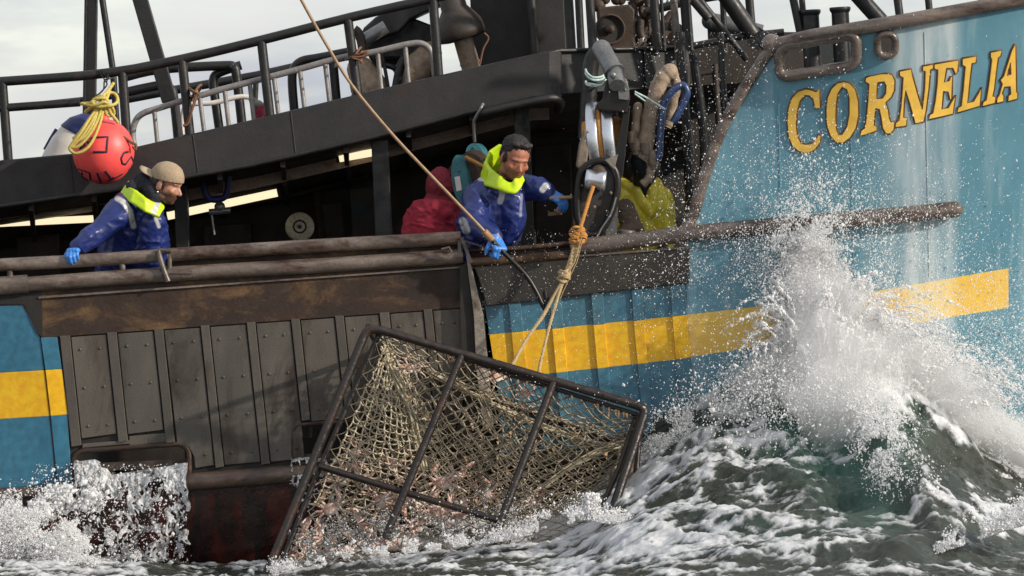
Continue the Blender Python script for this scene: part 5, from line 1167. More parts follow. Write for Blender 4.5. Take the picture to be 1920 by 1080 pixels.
me = skinned(m3, .0055, 8); wrinkle(me, .006, 6, 19); p, c = cloth_color(me, LIME, .08); paint(me, c); link('hood', me, M['oilskin'], man)
m = MB(); m.ball(H.p(0, -.026, .062), (.086, .100, .080), H.rot(), u=22, v=14); m.ball(H.p(0, -.050, .015), (.084, .070, .075), H.rot()); m.ball(H.p(-.02, .050, .112), (.05, .03, .018), H.rot()); m.ball(H.p(.03, .045, .114), (.04, .03, .018), H.rot())
for s in (-1, 1): m.ball(H.p(s * .080, .02, .012), (.008, .014, .032), H.rot())
me = skinned(m, .005, 2); wrinkle(me, .010, 55, 6); p = co(me); c = np.tile(np.array(S(30, 26, 26)[:3]), (len(p), 1)) * (.7 + .6 * fbm(p[:, 0] * 60, p[:, 1] * 60, p[:, 2] * 60, 2))[:, None]; paint(me, c); link('hair', me, M['hairm'], man)
glove('glove', man, W(928, 447, -.155), (.30, -.62, -.62), (.35, -.62, .72), 1, (1.15, 1.25, 1.3, 1.35), .8, 1.10)
glove('glove', man, W(1026, 361, .10), (.72, -.2, -.36), (.1, -.55, .8), -1, (.5, .6, .6, .6), .4, 1.0)
# ---- person in red seen from behind
H = Frame(W(826, 352, .72), (0.15, 0.95, -0.1))
sp = dict(neck=W(824, 378, .72), chest=W(815, 425, .70), pelvis=W(812, 520, .72), shl=W(784, 416, .71), shr=W(850, 412, .74), floor=FLOOR)
m = MB(); head_shapes(m, H); m.limb([(H.p(0, -.03, -.06), .055), (sp['neck'], .058)]); body(m, sp); arms(m, [sp['shl'], W(774, 448, .66), W(800, 480, .55)], (.045, .04, .03)); arms(m, [sp['shr'], W(862, 450, .70), W(850, 480, .6)], (.045, .04, .03))
me = skinned(m, .008, 2); paint_head(me, H, S(176, 120, 96), None, S(40, 30, 26))
man = tag(link('person', me, M['skin']), 'person in a red hooded jacket turned away from the viewer beside the teal reel', 'person')
m = MB(); m.limb([(W(820, 390, .70), .10), (W(812, 415, .68), .15), (W(808, 460, .68), .17), (W(808, 520, .7), .16)]); m.limb([(W(795, 402, .70), .10), (W(780, 415, .72), .085), (W(774, 448, .66), .07), (W(800, 480, .55), .055)]); m.limb([(W(840, 400, .72), .09), (W(854, 412, .74), .08), (W(862, 450, .70), .07), (W(850, 480, .6), .055)])
m.limb([(W(800, 384, .64), .05), (W(820, 390, .58), .055), (W(845, 388, .66), .045)]); m.limb([(W(810, 398, .58), .045), (W(834, 402, .58), .045)])
me = skinned(m, .007, 3); wrinkle(me, .018, 7, 23, (1, 1, 1.3)); p, c = cloth_color(me, S(148, 34, 52), .2); paint(me, c); link('jacket', me, M['cotton'], man)
m = MB(); m.ball(W(827, 348, .70), (.094, .12, .115)); m.limb([(W(824, 372, .69), .085), (W(822, 384, .68), .095)]); me = skinned(m, .007, 3); wrinkle(me, .012, 14, 25); p, c = cloth_color(me, S(116, 28, 44), .18); paint(me, c); link('hood', me, M['cotton'], man)
# ---- person in yellow oilskins behind the hoses
H = Frame(W(1206, 318, .75), (-.35, -.75, -.5))
sp = dict(neck=W(1210, 344, .80), chest=W(1212, 395, .85), pelvis=W(1214, 480, .95), shl=W(1182, 376, .80), shr=W(1238, 380, .82), floor=FLOOR)
m = MB(); head_shapes(m, H); m.limb([(H.p(0, -.03, -.06), .055), (sp['neck'], .058)]); body(m, sp); arms(m, [sp['shl'], W(1166, 410, .75), W(1150, 432, .6)], (.055, .042, .03)); arms(m, [sp['shr'], W(1246, 420, .78), W(1240, 470, .7)], (.045, .04, .03))
me = skinned(m, .008, 2); paint_head(me, H, S(120, 80, 64), (S(50, 36, 30), .8), S(30, 22, 20))
man = tag(link('person', me, M['skin']), 'person in open yellow oilskin jacket mostly hidden behind the hose bundle', 'person')
m = MB(); m.ball(H.p(0, -.02, .02), (.10, .11, .12), H.rot()); m.limb([(H.p(0, -.04, -.05), .095), (W(1210, 356, .78), .10), (W(1212, 380, .76), .12)]); me = skinned(m, .008, 3); wrinkle(me, .012, 14, 31); p, c = cloth_color(me, S(30, 26, 24), .2); paint(me, c); link('dark_hood', me, M['cotton'], man)
m = MB()
m.limb([(W(1172, 352, .72), .045), (W(1178, 380, .68), .075), (W(1190, 410, .68), .10), (W(1200, 440, .72), .11), (W(1205, 500, .8), .13)]); m.limb([(W(1168, 344, .70), .03), (W(1190, 356, .64), .03), (W(1206, 385, .62), .035), (W(1214, 400, .64), .04)])
m.limb([(W(1234, 342, .74), .02), (W(1232, 360, .72), .05), (W(1236, 390, .72), .075), (W(1236, 430, .74), .085), (W(1230, 500, .8), .11)]); m.limb([(W(1232, 338, .70), .014), (W(1222, 362, .66), .028), (W(1218, 395, .65), .035)]); m.limb([(W(1244, 372, .8), .06), (W(1250, 410, .8), .06), (W(1246, 450, .75), .06)]); m.limb([(W(1172, 360, .8), .06), (W(1160, 400, .75), .06), (W(1146, 430, .62), .05)])
me = skinned(m, .007, 2); wrinkle(me, .018, 6, 33, (1.4, 1, .5)); p, c = cloth_color(me, S(226, 204, 50), .12); paint(me, c); link('jacket', me, M['oilskin'], man)
glove('glove', man, W(1150, 432, .56), (.2, -.8, -.3), (0, -.3, 1), 1, k=1.0, mat='iron'); glove('glove', man, W(1240, 470, .66), (-.2, -.8, -.3), (0, -.3, 1), -1, k=1.0, mat='iron')
o = thing('oilskin_bag', 'crumpled lime yellow bundle low behind the hauler', 'bundle', W(1103, 430, .4))
m = MB(); m.limb([(W(1094, 424, .4), .05), (W(1110, 436, .4), .035)]); me = skinned(m, .006, 2); wrinkle(me, .02, 14, 40); p, c = cloth_color(me, S(176, 180, 40), .15); paint(me, c); link('bundle_cloth', me, M['oilskin'], o)
m = MB(); m.tube(P([(1086, 420), (1090, 445)], .42), .01, n=6); m.build('strap', M['rope_brown'], o)
m = MB(); m.limb([(W(1172, 390, .35), .055), (W(1180, 415, .33), .06), (W(1190, 432, .3), .055), (W(1174, 434, .26), .045)]); me = skinned(m, .006, 2); wrinkle(me, .014, 16, 44); p, c = cloth_color(me, S(92, 78, 66), .25); paint(me, c)
tag(link('boot', me, M['cotton']), 'dark muddy boot resting by the round cap next to the yellow jacket', 'boot')
# wooden handle in the right hand of the bareheaded man
m = MB(); m.tube(P([(1030, 372), (1046, 371), (1073, 370)], .06), .011, n=8); tag(m.build('mallet_handle', M['wood']), 'short wooden handle held in the far glove of the bareheaded man', 'handle')
o = thing('bait_table', 'small wooden ledge with rope bits beside the pot hauler', 'ledge', W(1045, 400, .4))
m = MB(); m.prism(P([(1028, 399), (1054, 396), (1054, 402), (1028, 405)], .3), (0, .25, 0)); m.build('plank', M['wood'], o); m = MB(); m.tube(spline(P([(1056, 376), (1052, 388), (1046, 399)], .3), 4), .02, n=8); m.build('rope_tail', M['rope_orange'], o)
# ---------------------------------------------------------------- the sea: one sheet to the horizon, heaped up against the bow
SEA = 0.30
def sstep(a, b, x): t = np.clip((x - a) / (b - a), 0, 1); return t * t * (3 - 2 * t)
LINE = [(-900, 1045), (0, 1035), (130, 1045), (270, 1062), (500, 1058), (600, 1040), (750, 1012), (900, 992), (1000, 975), (1080, 945), (1140, 880), (1200, 815), (1260, 770), (1330, 745), (1400, 718), (1470, 685), (1540, 655), (1620, 640), (1680, 650), (1740, 690), (1800, 735), (1870, 790), (1960, 850), (2200, 930), (2600, 1010)]
lx, ly = map(np.array, zip(*LINE))
def water_py(px, Y):
    y0 = np.interp(px, lx, ly); y0 = (y0 + np.interp(px - 30, lx, ly) + np.interp(px + 30, lx, ly)) / 3
    t = np.clip(-Y / 4.2, 0, 1.0); return y0 + (1150 - y0) * t ** (0.62 + 0.2 * sstep(1100, 600, px))
def pline(px, py, pts, ys=1.8):
    d = np.full(px.shape, 1e9); side = np.zeros(px.shape)
    for (x0, y0), (x1, y1) in zip(pts, pts[1:]):
        ax, ay = x1 - x0, (y1 - y0) * ys; L = math.hypot(ax, ay); t = np.clip(((px - x0) * ax + (py - y0) * ys * ay) / (L * L), 0, 1)
        dx, dy = px - x0 - t * ax, (py - y0) * ys - t * ay; dd = np.hypot(dx, dy); s = (ax * (py - y0) * ys - ay * (px - x0)) / L
        side = np.where(dd < d, s, side); d = np.minimum(d, dd)
    return d, side
dense_x = np.arange(-3.75, 3.75, 0.0125); dense_y = np.concatenate([np.arange(-4.6, -2.0, 0.016), np.arange(-2.0, 0.0, 0.0105), np.arange(0.0, 0.4, 0.05)])
def grow(a, b0, n, s): return [a + s * b0 * (1.32 ** (i + 1) - 1) / .32 for i in range(n)]
gx = np.array(grow(dense_x[0], .0125, 45, -1)[::-1] + list(dense_x) + grow(dense_x[-1], .0125, 45, 1)); gy = np.array(grow(dense_y[0], .016, 44, -1)[::-1] + list(dense_y) + grow(dense_y[-1], .05, 40, 1))
X, Y = np.meshgrid(gx, gy); px = 960 + X * F_PX / np.maximum(Y + CAM_D, 3); Yc = np.clip(Y, -4.2, 0.0)
py = water_py(np.clip(px, -900, 2600), Yc); z = Wn(np.clip(px, -900, 2600), py, Yc)[..., 2]
fade = sstep(4.2, 7.0, -Y) + sstep(0.3, 2.0, Y); fade = np.clip(fade + sstep(4.2, 9, np.abs(X)), 0, 1)
near = 1 - sstep(5, 40, np.hypot(X, Y + 2))
wx = X + 0.25 * fbm(X * 1.3, Y * 1.3, 0, 3, 41); wy = Y + 0.25 * fbm(X * 1.3 + 9, Y * 1.3, 0, 3, 42)
wild = 0.55 + 0.75 * sstep(1050, 1500, px) * sstep(1010, 850, py) 
rd = lambda n: (1 - np.abs(2 * n - 1))
h = 0.10 * (fbm(wx * 1.6, wy * 2.4, 0, 2, 1) - .5) + 0.060 * (rd(fbm(wx * 3.0, wy * 4.6, 0, 3, 2)) - .55) + 0.030 * (rd(fbm(wx * 8, wy * 11, 0, 3, 3)) - .5) + 0.016 * (rd(fbm(wx * 20, wy * 24, 0, 3, 4)) - .5)
dip = 0
def ridge(pts, amp, wl, wr, ys=1.8):
    d, s = pline(px, py, pts, ys); return amp * np.exp(-(d / (wr + (wl - wr) * sstep(-25, 25, s))) ** 2)
rg_ = ridge([(1585, 665), (1625, 740), (1640, 800), (1665, 870), (1700, 940)], .17, 30, 130) - ridge([(1500, 740), (1560, 830), (1610, 930)], .10, 60, 60)
rg_ = rg_ + ridge([(1690, 1050), (1740, 1018), (1830, 994), (1960, 965), (2200, 930)], .055, 50, 45, 2.6) + ridge([(1150, 1030), (1280, 985), (1400, 990)], .05, 40, 60, 3) + ridge([(-50, 985), (90, 985), (190, 1015), (275, 1056)], .12, 45, 60, 2.2)
rg_ = rg_ + ridge([(1390, 1060), (1560, 1040), (1690, 1050)], .06, 50, 40, 3) + ridge([(950, 1010), (1080, 975), (1140, 960)], .06, 40, 50, 2.5) + ridge([(1250, 800), (1330, 860), (1350, 960)], .04, 50, 50)
ampl = np.where(Y > -0.05, .4, 1.0)
zz = (z + (h * wild * 1.25 + rg_) * ampl) * (1 - fade) + fade * (SEA + near * h * 2 + 0.25 * (fbm(X * .15, Y * .15, 0, 3, 77) - .5) * (1 - np.exp(-np.hypot(X, Y) / 30)))
# foam cover
blobs = [(1590, 680, 190, 60, .8), (1740, 740, 150, 50, .4), (1860, 820, 120, 36, .4), (1660, 810, 45, 60, .5), (1300, 745, 130, 50, .45), (60, 990, 190, 70, 1.0), (200, 1050, 120, 40, .5), (700, 1000, 200, 45, .30), (1030, 985, 120, 36, .6), (1080, 1050, 180, 50, .30), (1300, 890, 190, 60, .20), (1250, 990, 190, 50, .22), (1430, 1010, 160, 40, .22), (1190, 880, 50, 70, .3), (1870, 990, 110, 20, .6), (1500, 1062, 250, 18, .2), (480, 1050, 130, 20, .25), (1420, 850, 130, 60, .05), (1190, 1035, 60, 18, .6), (1370, 985, 60, 16, .5), (1470, 1052, 60, 10, .45), (1040, 985, 90, 18, .6), (960, 1015, 70, 14, .45), (1240, 1045, 60, 12, .4), (1600, 1030, 60, 8, .3), (620, 1048, 90, 16, .5), (850, 1022, 120, 20, .6), (740, 1050, 90, 14, .4),
         (1790, 910, 130, 36, -.34), (1660, 940, 50, 40, -.2), (1480, 790, 110, 40, -.26), (1600, 1050, 90, 22, -.2), (1740, 1050, 50, 20, -.3), (620, 1065, 120, 20, -.1), (1560, 900, 70, 60, -.12)]
cov = np.full(px.shape, .13)
for bx, by, rx, ry, a in blobs: cov = cov + a * np.exp(-((px - bx) / rx) ** 2 - ((py - by) / ry) ** 2)
wx2 = wx + .10 * fbm(X * 5, Y * 5, 1, 3, 51); wy2 = wy + .10 * fbm(X * 5, Y * 5, 2, 3, 52)
lace = .55 * rd(fbm(wx2 * 2.6, wy2 * 4.2, 0, 4, 61)) + .45 * rd(fbm(wx2 * 7.5, wy2 * 9.5, 0, 4, 62)); crest = np.clip(h * 6, -.3, .3)
val = lace + crest * .35; qs = np.quantile(val[(np.abs(X) < 3.5) & (Y > -4.5) & (Y < 0.3)], np.linspace(0, 1, 101)); thr = np.interp(1 - np.clip(cov, 0, .97), np.linspace(0, 1, 101), qs)
lace2 = rd(fbm(wx2 * 15, wy2 * 19, 0, 4, 63)); foam = (.55 * sstep(-.16, .14, val - thr) + .45 * sstep(-.10, .16, val - thr + .35 * (lace2 - .62))) * near
zz = zz + foam * near * (.006 + .014 * rd(fbm(X * 17, Y * 20, 0, 2, 71)))
green = np.zeros(px.shape)
for bx, by, rx, ry, a in [(1490, 770, 160, 80, 1), (1590, 840, 110, 70, .9), (1650, 930, 60, 60, .8), (1350, 700, 90, 40, .6), (1450, 1000, 200, 60, .2)]: green = green + a * np.exp(-((px - bx) / rx) ** 2 - ((py - by) / ry) ** 2)
ny, nx = X.shape; v = np.stack([X, Y, zz], -1).reshape(-1, 3); ii = np.arange(ny * nx).reshape(ny, nx)
fq = np.stack([ii[:-1, :-1], ii[:-1, 1:], ii[1:, 1:], ii[1:, :-1]], -1).reshape(-1, 4)
def fastmesh(name, v, f):
    me = bpy.data.meshes.new(name); k = f.shape[1]; me.vertices.add(len(v)); me.vertices.foreach_set('co', v.astype(np.float32).ravel())
    me.loops.add(f.size); me.loops.foreach_set('vertex_index', f.astype(np.int32).ravel()); me.polygons.add(len(f)); me.polygons.foreach_set('loop_start', np.arange(len(f), dtype=np.int32) * k)
    me.polygons.foreach_set('use_smooth', np.ones(len(f), bool)); me.update(calc_edges=True); return me
me = fastmesh('sea', v, fq)
for nm, arr in (('Foam', foam), ('Green', green)):
    a = me.attributes.new(nm, 'FLOAT', 'POINT'); a.data.foreach_set('value', arr.ravel().astype(np.float32))
t = NT('sea_water'); fa, ga = t.attr('Foam').outputs['Fac'], t.attr('Green').outputs['Fac']
fine = t.noise(34, 6, 0.7, (1, 1, 1), .6)
ad = t.n.new('ShaderNodeMath'); ad.operation = 'MULTIPLY_ADD'; t.l.new(fine, ad.inputs[0]); ad.inputs[1].default_value = 0.75; t.l.new(fa, ad.inputs[2])
fine2 = t.noise(85, 5, .7, (1, 1, 1), .5); ad2 = t.n.new('ShaderNodeMath'); ad2.operation = 'MULTIPLY_ADD'; t.l.new(fine2, ad2.inputs[0]); ad2.inputs[1].default_value = .5; t.l.new(ad.outputs[0], ad2.inputs[2])
mask = t.ramp(ad2.outputs[0], [(0, (0, 0, 0, 1)), (1, (1, 1, 1, 1))])
mr_ = t.n.new('ShaderNodeMapRange'); mr_.interpolation_type = 'SMOOTHSTEP'; mr_.inputs[1].default_value = .80; mr_.inputs[2].default_value = 1.70; t.l.new(ad2.outputs[0], mr_.inputs[0]); mask = mr_.outputs[0]
wcol = t.mix(ga, t.ramp(t.noise(1.6, 4), [(.35, S(42, 46, 42)), (.7, S(66, 68, 60))]), S(60, 92, 83))
col = t.mix(mask, wcol, t.ramp(t.noise(9, 4), [(.3, (.42, .44, .46, 1)), (.7, (.68, .68, .69, 1))]))
t.set(Base_Color=col, Roughness=t.mix(mask, .10, .75), IOR=1.33, Normal=t.bump(fine, .55, .016, t.bump(t.noise(90, 4), .4, .006)))
t.b.inputs['Subsurface Weight'].default_value = 0.0
sea = link('sea', me, t.mat); sea['kind'] = 'structure'
# ---------------------------------------------------------------- spray: countless droplets
t = NT('spray_droplet'); t.set(Base_Color=(.96, .96, .97, 1), Roughness=.5, IOR=1.33); t.b.inputs['Subsurface Weight'].default_value = 0.0
tr = t.n.new('ShaderNodeBsdfTranslucent'); tr.inputs['Color'].default_value = (.97, .97, .97, 1); ms = t.n.new('ShaderNodeMixShader'); ms.inputs[0].default_value = .5
t.l.new(t.b.outputs[0], ms.inputs[1]); t.l.new(tr.outputs[0], ms.inputs[2]); t.l.new(ms.outputs[0], t.n['Material Output'].inputs['Surface']); M['spray'] = t.mat
OCT_V = np.array([(1, 0, 0), (-1, 0, 0), (0, 1, 0), (0, -1, 0), (0, 0, 1), (0, 0, -1)], float); OCT_F = np.array([(0, 2, 4), (2, 1, 4), (1, 3, 4), (3, 0, 4), (2, 0, 5), (1, 2, 5), (3, 1, 5), (0, 3, 5)])
def droplets(name, p, r, long, dirs, label, group=None):
    n = len(p); d = dirs / np.linalg.norm(dirs, axis=1, keepdims=True); o = np.cross(d, rng.normal(0, 1, (n, 3))); o /= np.linalg.norm(o, axis=1, keepdims=True); b = np.cross(d, o)
    vv = p[:, None, :] + (OCT_V[None, :, 0:1] * d[:, None, :] * long[:, None, None] + OCT_V[None, :, 1:2] * o[:, None, :] + OCT_V[None, :, 2:3] * b[:, None, :]) * r[:, None, None]
    ff = (np.arange(n) * 6)[:, None, None] + OCT_F[None]; me = fastmesh(name, vv.reshape(-1, 3), ff.reshape(-1, 3)); o_ = link(name, me, M['spray']); tag(o_, label, 'spray', group, 'stuff'); return o_
def rad(n, med, sg=.45, lo=.0008, hi=.022): return np.clip(np.exp(rng.normal(math.log(med), sg, n)), lo, hi)
def clump(a, b, s=26., seed=0): return fbm(a / s, b / s, 0, 4, seed)
acc = {'p': [], 'r': [], 'l': [], 'd': []}
def emit(x, y, Yv, r, l, d):
    k = len(x); acc['p'].append(Wn(x, y, Yv)); acc['r'].append(r); acc['l'].append(l * np.ones(k)); acc['d'].append(d if isinstance(d, np.ndarray) and d.ndim == 2 else np.tile(np.array(d, float), (k, 1)) + rng.normal(0, .45, (k, 3)))
def flush(name, label, group=None):
    q = [np.concatenate(acc[k]) for k in 'prld']; o = droplets(name, *q, label, group)
    for k in 'prld': acc[k].clear()
    return o
# the plume thrown up at the bow
cen = [(400, 1500, 20), (430, 1506, 34), (470, 1515, 58), (520, 1530, 84), (570, 1540, 100), (620, 1550, 125), (670, 1565, 175), (720, 1590, 225), (780, 1600, 150)]
cy, cc, cw = map(np.array, zip(*cen))
def plume(n, y0, y1, k, med, Yr, bias=1.0, thr=.45, sg=.45, lg=(1, 2.2)):
    y = y0 + (y1 - y0) * rng.random(n) ** bias; c = np.interp(y, cy, cc); w = np.interp(y, cy, cw) * k
    g_ = np.clip(rng.normal(0, .52, n), -1.6, 1.6); x = c + w * np.where(g_ > 0, g_ * (1 + 1.1 * sstep(520, 700, y)), g_); keep = clump(x, y, 30, 5) + .25 * rng.random(n) + .25 * (1 - np.abs(x - c) / w / 1.2) > thr; x, y = x[keep], y[keep]; m = len(x)
    q = np.interp(y, [430, 780], [.10, 1.0]); Yv = bowY(x, y) - .05 - rng.random(m) * Yr * q
    dx = (x - np.interp(y, cy, cc)) / 200; emit(x, y, Yv, rad(m, med, sg), rng.uniform(lg[0], lg[1], m), np.stack([dx + rng.normal(0, .5, m), rng.normal(0, .4, m), np.ones(m) * .7 + rng.normal(0, .4, m)], 1))
plume(140000, 430, 790, .72, .0021, .5, .8, .44, .4, (1, 1.5))
plume(14000, 470, 790, .60, .0085, .3, .75, .40, .3, (1, 1.4))
plume(16000, 400, 800, 1.25, .0026, .6, .8, .58, .6, (1, 2.2))
for k in range(330):
    y0 = rng.uniform(560, 770); c0_ = np.interp(y0, cy, cc); w0 = np.interp(y0, cy, cw); u0 = rng.uniform(-.9, 1.7); x0 = c0_ + w0 * u0 * .8
    vx = u0 * rng.uniform(30, 110) + rng.normal(0, 15); vy = -rng.uniform(40, 240) * (1.15 - .45 * abs(u0)); n_ = int(rng.integers(50, 130)); tt = np.linspace(0, rng.uniform(.5, 1.25), n_)
    x = x0 + vx * tt + 4 * np.sin(tt * 9 + k); y = y0 + vy * tt + 130 * tt * tt; jit = .6 + 2.6 * tt; x = x + rng.normal(0, 1, n_) * jit; y = y + rng.normal(0, 1, n_) * jit
    Yv = np.minimum(bowY(x, np.full(n_, y0)), 0) - rng.uniform(.1, .6) + rng.normal(0, .008, n_); emit(x, y, Yv, rad(n_, .0030, .5), rng.uniform(1, 2.6, n_), np.stack([np.full(n_, vx), 0 * x + 1, -(vy + 260 * tt)], 1) / 100 + rng.normal(0, .2, (n_, 3)))
flush('bow_splash', 'white plume of spray bursting up the blue bow under the ship name', 'spray thrown up along the hull')
# soft mist hanging round the plume and the crest
m = MB()
for q in ([(1512, 445, -.1, .06), (1522, 500, -.14, .15), (1540, 560, -.2, .21), (1562, 630, -.28, .29), (1590, 700, -.35, .36), (1590, 760, -.5, .36)], [(1590, 600, -.2, .20), (1660, 660, -.28, .24), (1740, 720, -.3, .22), (1830, 780, -.3, .2), (1930, 850, -.3, .18)], [(1530, 640, -.2, .20), (1470, 685, -.2, .15), (1390, 720, -.2, .10)]):
    m.limb([(W(x, y, Yv - .1), r) for x, y, Yv, r in q], u=12)
me = skinned(m, .03, 3); p = co(me); setco(me, p + nrm(me) * ((fbm(p[:, 0] * 6, p[:, 1] * 6, p[:, 2] * 6, 4, 91) - .5) * .24)[:, None])
t = NT('mist'); t.n.remove(t.b); pv = t.n.new('ShaderNodeVolumePrincipled'); pv.inputs['Color'].default_value = (.995, .995, .995, 1); pv.inputs['Density'].default_value = 3.0; pv.inputs['Anisotropy'].default_value = 0.0; t.l.new(pv.outputs[0], t.n['Material Output'].inputs['Volume'])
tag(link('spray_mist', me, t.mat), 'soft white mist hanging round the bow plume and the wash along the hull', 'mist', None, 'stuff')
# right shoulder of the wave, torn crest running down to the frame edge
n = 60000; x = rng.uniform(1580, 2050, n); base = water_py(x, np.full(n, -.1)); y = base + 20 - np.abs(rng.normal(0, 40, n)) + rng.normal(0, 10, n); k = clump(x, y, 34, 9) + .2 * rng.random(n) > .50
x, y = x[k], y[k]; m = len(x); emit(x, y, bowY(x, y) - .06 - .5 * rng.random(m), rad(m, .0025), rng.uniform(1, 1.9, m), (.8, 0, -.3))
n = 26000; t_ = rng.random(n); x = np.interp(t_, [0, .35, .7, 1], [1600, 1632, 1655, 1700]) + rng.normal(14, 26, n); y = np.interp(t_, [0, .35, .7, 1], [680, 790, 860, 935]) + rng.normal(-6, 16, n); k = clump(x * 1.6, y, 26, 12) + .2 * rng.random(n) > .55; x, y, t_ = x[k], y[k], t_[k]; m = len(x)
emit(x, y, -.35 - 1.55 * t_ + rng.normal(0, .04, m), rad(m, .0026, .5), rng.uniform(1, 2, m), (.3, -.3, -.8))
n = 22000; x = rng.uniform(1640, 1960, n); y = rng.uniform(700, 900, n); k = (rd(fbm((x + .5 * y) / 60, (y - .5 * x) / 14, 0, 3, 15)) > .74) & (y > np.interp(x, lx, ly) - 5); x, y = x[k], y[k]; m = len(x)
tt = np.clip((y - np.interp(x, lx, ly)) / (1150 - np.interp(x, lx, ly)), 0, 1) ** (1 / .62); emit(x, y - 4, -4.2 * tt - .03, rad(m, .0030, .4), rng.uniform(1.5, 4, m), (.8, -.2, -.5))
flush('crest_spray', 'torn white crest of the wave right of the bow plume', 'spray thrown up along the hull')
# left shoulder and glassy green face
n = 30000; x = rng.uniform(1190, 1530, n); base = water_py(x, np.full(n, -.1)); y = base + 26 - np.abs(rng.normal(0, 32, n)); k = clump(x, y, 40, 19) + .25 * rng.random(n) > .60; x, y = x[k], y[k]; m = len(x); emit(x, y, -.05 - .35 * rng.random(m), rad(m, .0026, .45), rng.uniform(1, 1.7, m), (-.5, 0, .5))
n = 5000; x = rng.normal(1500, 110, n); y = rng.normal(745, 50, n); emit(x, y, -.55 - .5 * rng.random(n), rad(n, .0026, .5), rng.uniform(1, 2, n), (0, 0, 1))
flush('shoulder_spray', 'grey white spray hanging low between the crab pot and the bow plume', 'spray thrown up along the hull')
# fine mist of separate drops over the bow and the dark opening
n = 24000; a = rng.normal(0, 1, n); x = 1560 + 150 * a; y = 560 - np.abs(rng.normal(0, 1, n)) * 150; k = clump(x, y, 50, 23) + .3 * rng.random(n) > .55; x, y = x[k], y[k]; m = len(x); emit(x, y, bowY(x, y) - .05 - .5 * rng.random(m), rad(m, .0017, .5, .0006, .007), rng.uniform(1, 2.2, m), (.3, 0, 1))
n = 16000; x = rng.uniform(1640, 1960, n); y = 760 - np.abs(rng.normal(0, 130, n)); emit(x, y, bowY(x, y) - .05 - .6 * rng.random(n), rad(n, .0018, .5, .0007, .007), rng.uniform(1, 2, n), (.3, 0, 1))
n = 7000; x = 1525 + rng.normal(0, 42, n) + 0; y = 470 - np.abs(rng.normal(0, 75, n)); k = clump(x, y, 18, 29) + .2 * rng.random(n) > .52; x, y = x[k], y[k]; m = len(x); emit(x, y, bowY(x, y) - .08 - .35 * rng.random(m), rad(m, .0026, .5), rng.uniform(1, 1.9, m), (.2, 0, 1))
n = 2600; x = rng.uniform(1180, 1460, n); y = rng.uniform(60, 620, n); k = x > 1180 + (260 - np.abs(y - 300)) * .2; x, y = x[k], y[k]; m = len(x); emit(x, y, -.25 - .7 * rng.random(m), rad(m, .0017, .5, .0006, .006), 1.2, (0, 0, 1))
n = 3000; x = rng.uniform(900, 1480, n); y = rng.uniform(430, 760, n); emit(x, y, -.12 - .6 * rng.random(n), rad(n, .0014, .5, .0006, .005), 1.2, (0, 0, 1))
flush('flying_mist', 'fine separate droplets flying across the bow and the dark side opening', 'spray thrown up along the hull')
# wash at the stern end of the picture
n = 60000; x = rng.uniform(-260, 270, n); base = np.interp(x, [-260, 0, 60, 130, 200, 270], [960, 950, 945, 975, 1010, 1050]); y = base + 10 - np.abs(rng.normal(0, 22, n)) + rng.random(n) * 95; k = clump(x, y, 26, 33) + .2 * rng.random(n) + .25 * sstep(0, 70, y - base) - .42 * sstep(90, 240, x) > .52; x, y = x[k], y[k]; m = len(x); emit(x, y, -.25 - .5 * rng.random(m), rad(m, .0028, .5), rng.uniform(1, 1.7, m), (.6, 0, .7))
n = 4200; t_ = rng.random(n); x = np.interp(t_, [0, .5, 1], [40, 110, 178]) + rng.normal(0, 17, n); y = np.interp(t_, [0, .4, .7, 1], [985, 940, 928, 922]) + rng.normal(0, 12, n); k = clump(x, y, 16, 35) > .50; x, y = x[k], y[k]; m = len(x); emit(x, y, -.35 - .15 * rng.random(m), rad(m, .0042, .6), rng.uniform(1, 1.9, m), (.7, 0, .7))
n = 2600; x = rng.uniform(60, 350, n); y = rng.uniform(870, 1055, n); emit(x, y, -.3 - .2 * rng.random(n), rad(n, .0024, .6), 1.3, (.2, 0, 1))
flush('wash_spray', 'white wash breaking along the hull below the left freeing port', 'spray thrown up along the hull')
# foam flung up round the pot and on the near crest at right
n = 8000; x = rng.uniform(1000, 1210, n); y = np.interp(x, [1000, 1100, 1150, 1210], [985, 968, 975, 990]) + 8 - np.abs(rng.normal(0, 14, n)); k = clump(x, y, 20, 39) > .5; x, y = x[k], y[k]; m = len(x); emit(x, y, -.95 - .35 * rng.random(m), rad(m, .0028, .5), rng.uniform(1, 1.7, m), (.3, 0, 1))
n = 1100; x = rng.normal(1108, 9, n); y = 975 - rng.random(n) ** 1.5 * 50; emit(x + (975 - y) * .02, y, -1.1 - .1 * rng.random(n), rad(n, .0042, .4), 1.5, (.2, 0, 1))
n = 24000; x = rng.uniform(1715, 2050, n); y = np.interp(x, [1715, 1760, 1850, 1920, 2050], [1045, 1015, 985, 962, 940]) + 22 - np.abs(rng.normal(0, 24, n)) * np.interp(x, [1715, 1850, 2000], [.3, .9, 1.2]); k = clump(x, y, 22, 43) + .15 * rng.random(n) > .50; x, y = x[k], y[k]; m = len(x); emit(x, y, -2.35 - .4 * rng.random(m), rad(m, .0026, .5), rng.uniform(1, 1.9, m), (.3, 0, .8))
n = 1500; x = rng.uniform(560, 1120, n); y = np.interp(x, [560, 1120], [1030, 965]) - np.abs(rng.normal(0, 30, n)); emit(x, y, -.6 - .5 * rng.random(n), rad(n, .0020, .5), 1.4, (0, 0, 1))
n = 26000; x = rng.uniform(540, 1010, n); y = np.interp(x, [540, 700, 1010], [1040, 985, 960]) + rng.normal(14, 26, n); k = clump(x, y, 20, 61) + .15 * rng.random(n) > .56; x, y = x[k], y[k]; m = len(x); emit(x, y, -.15 - .45 * rng.random(m), rad(m, .0024, .5), rng.uniform(1, 1.8, m), (.2, 0, 1))
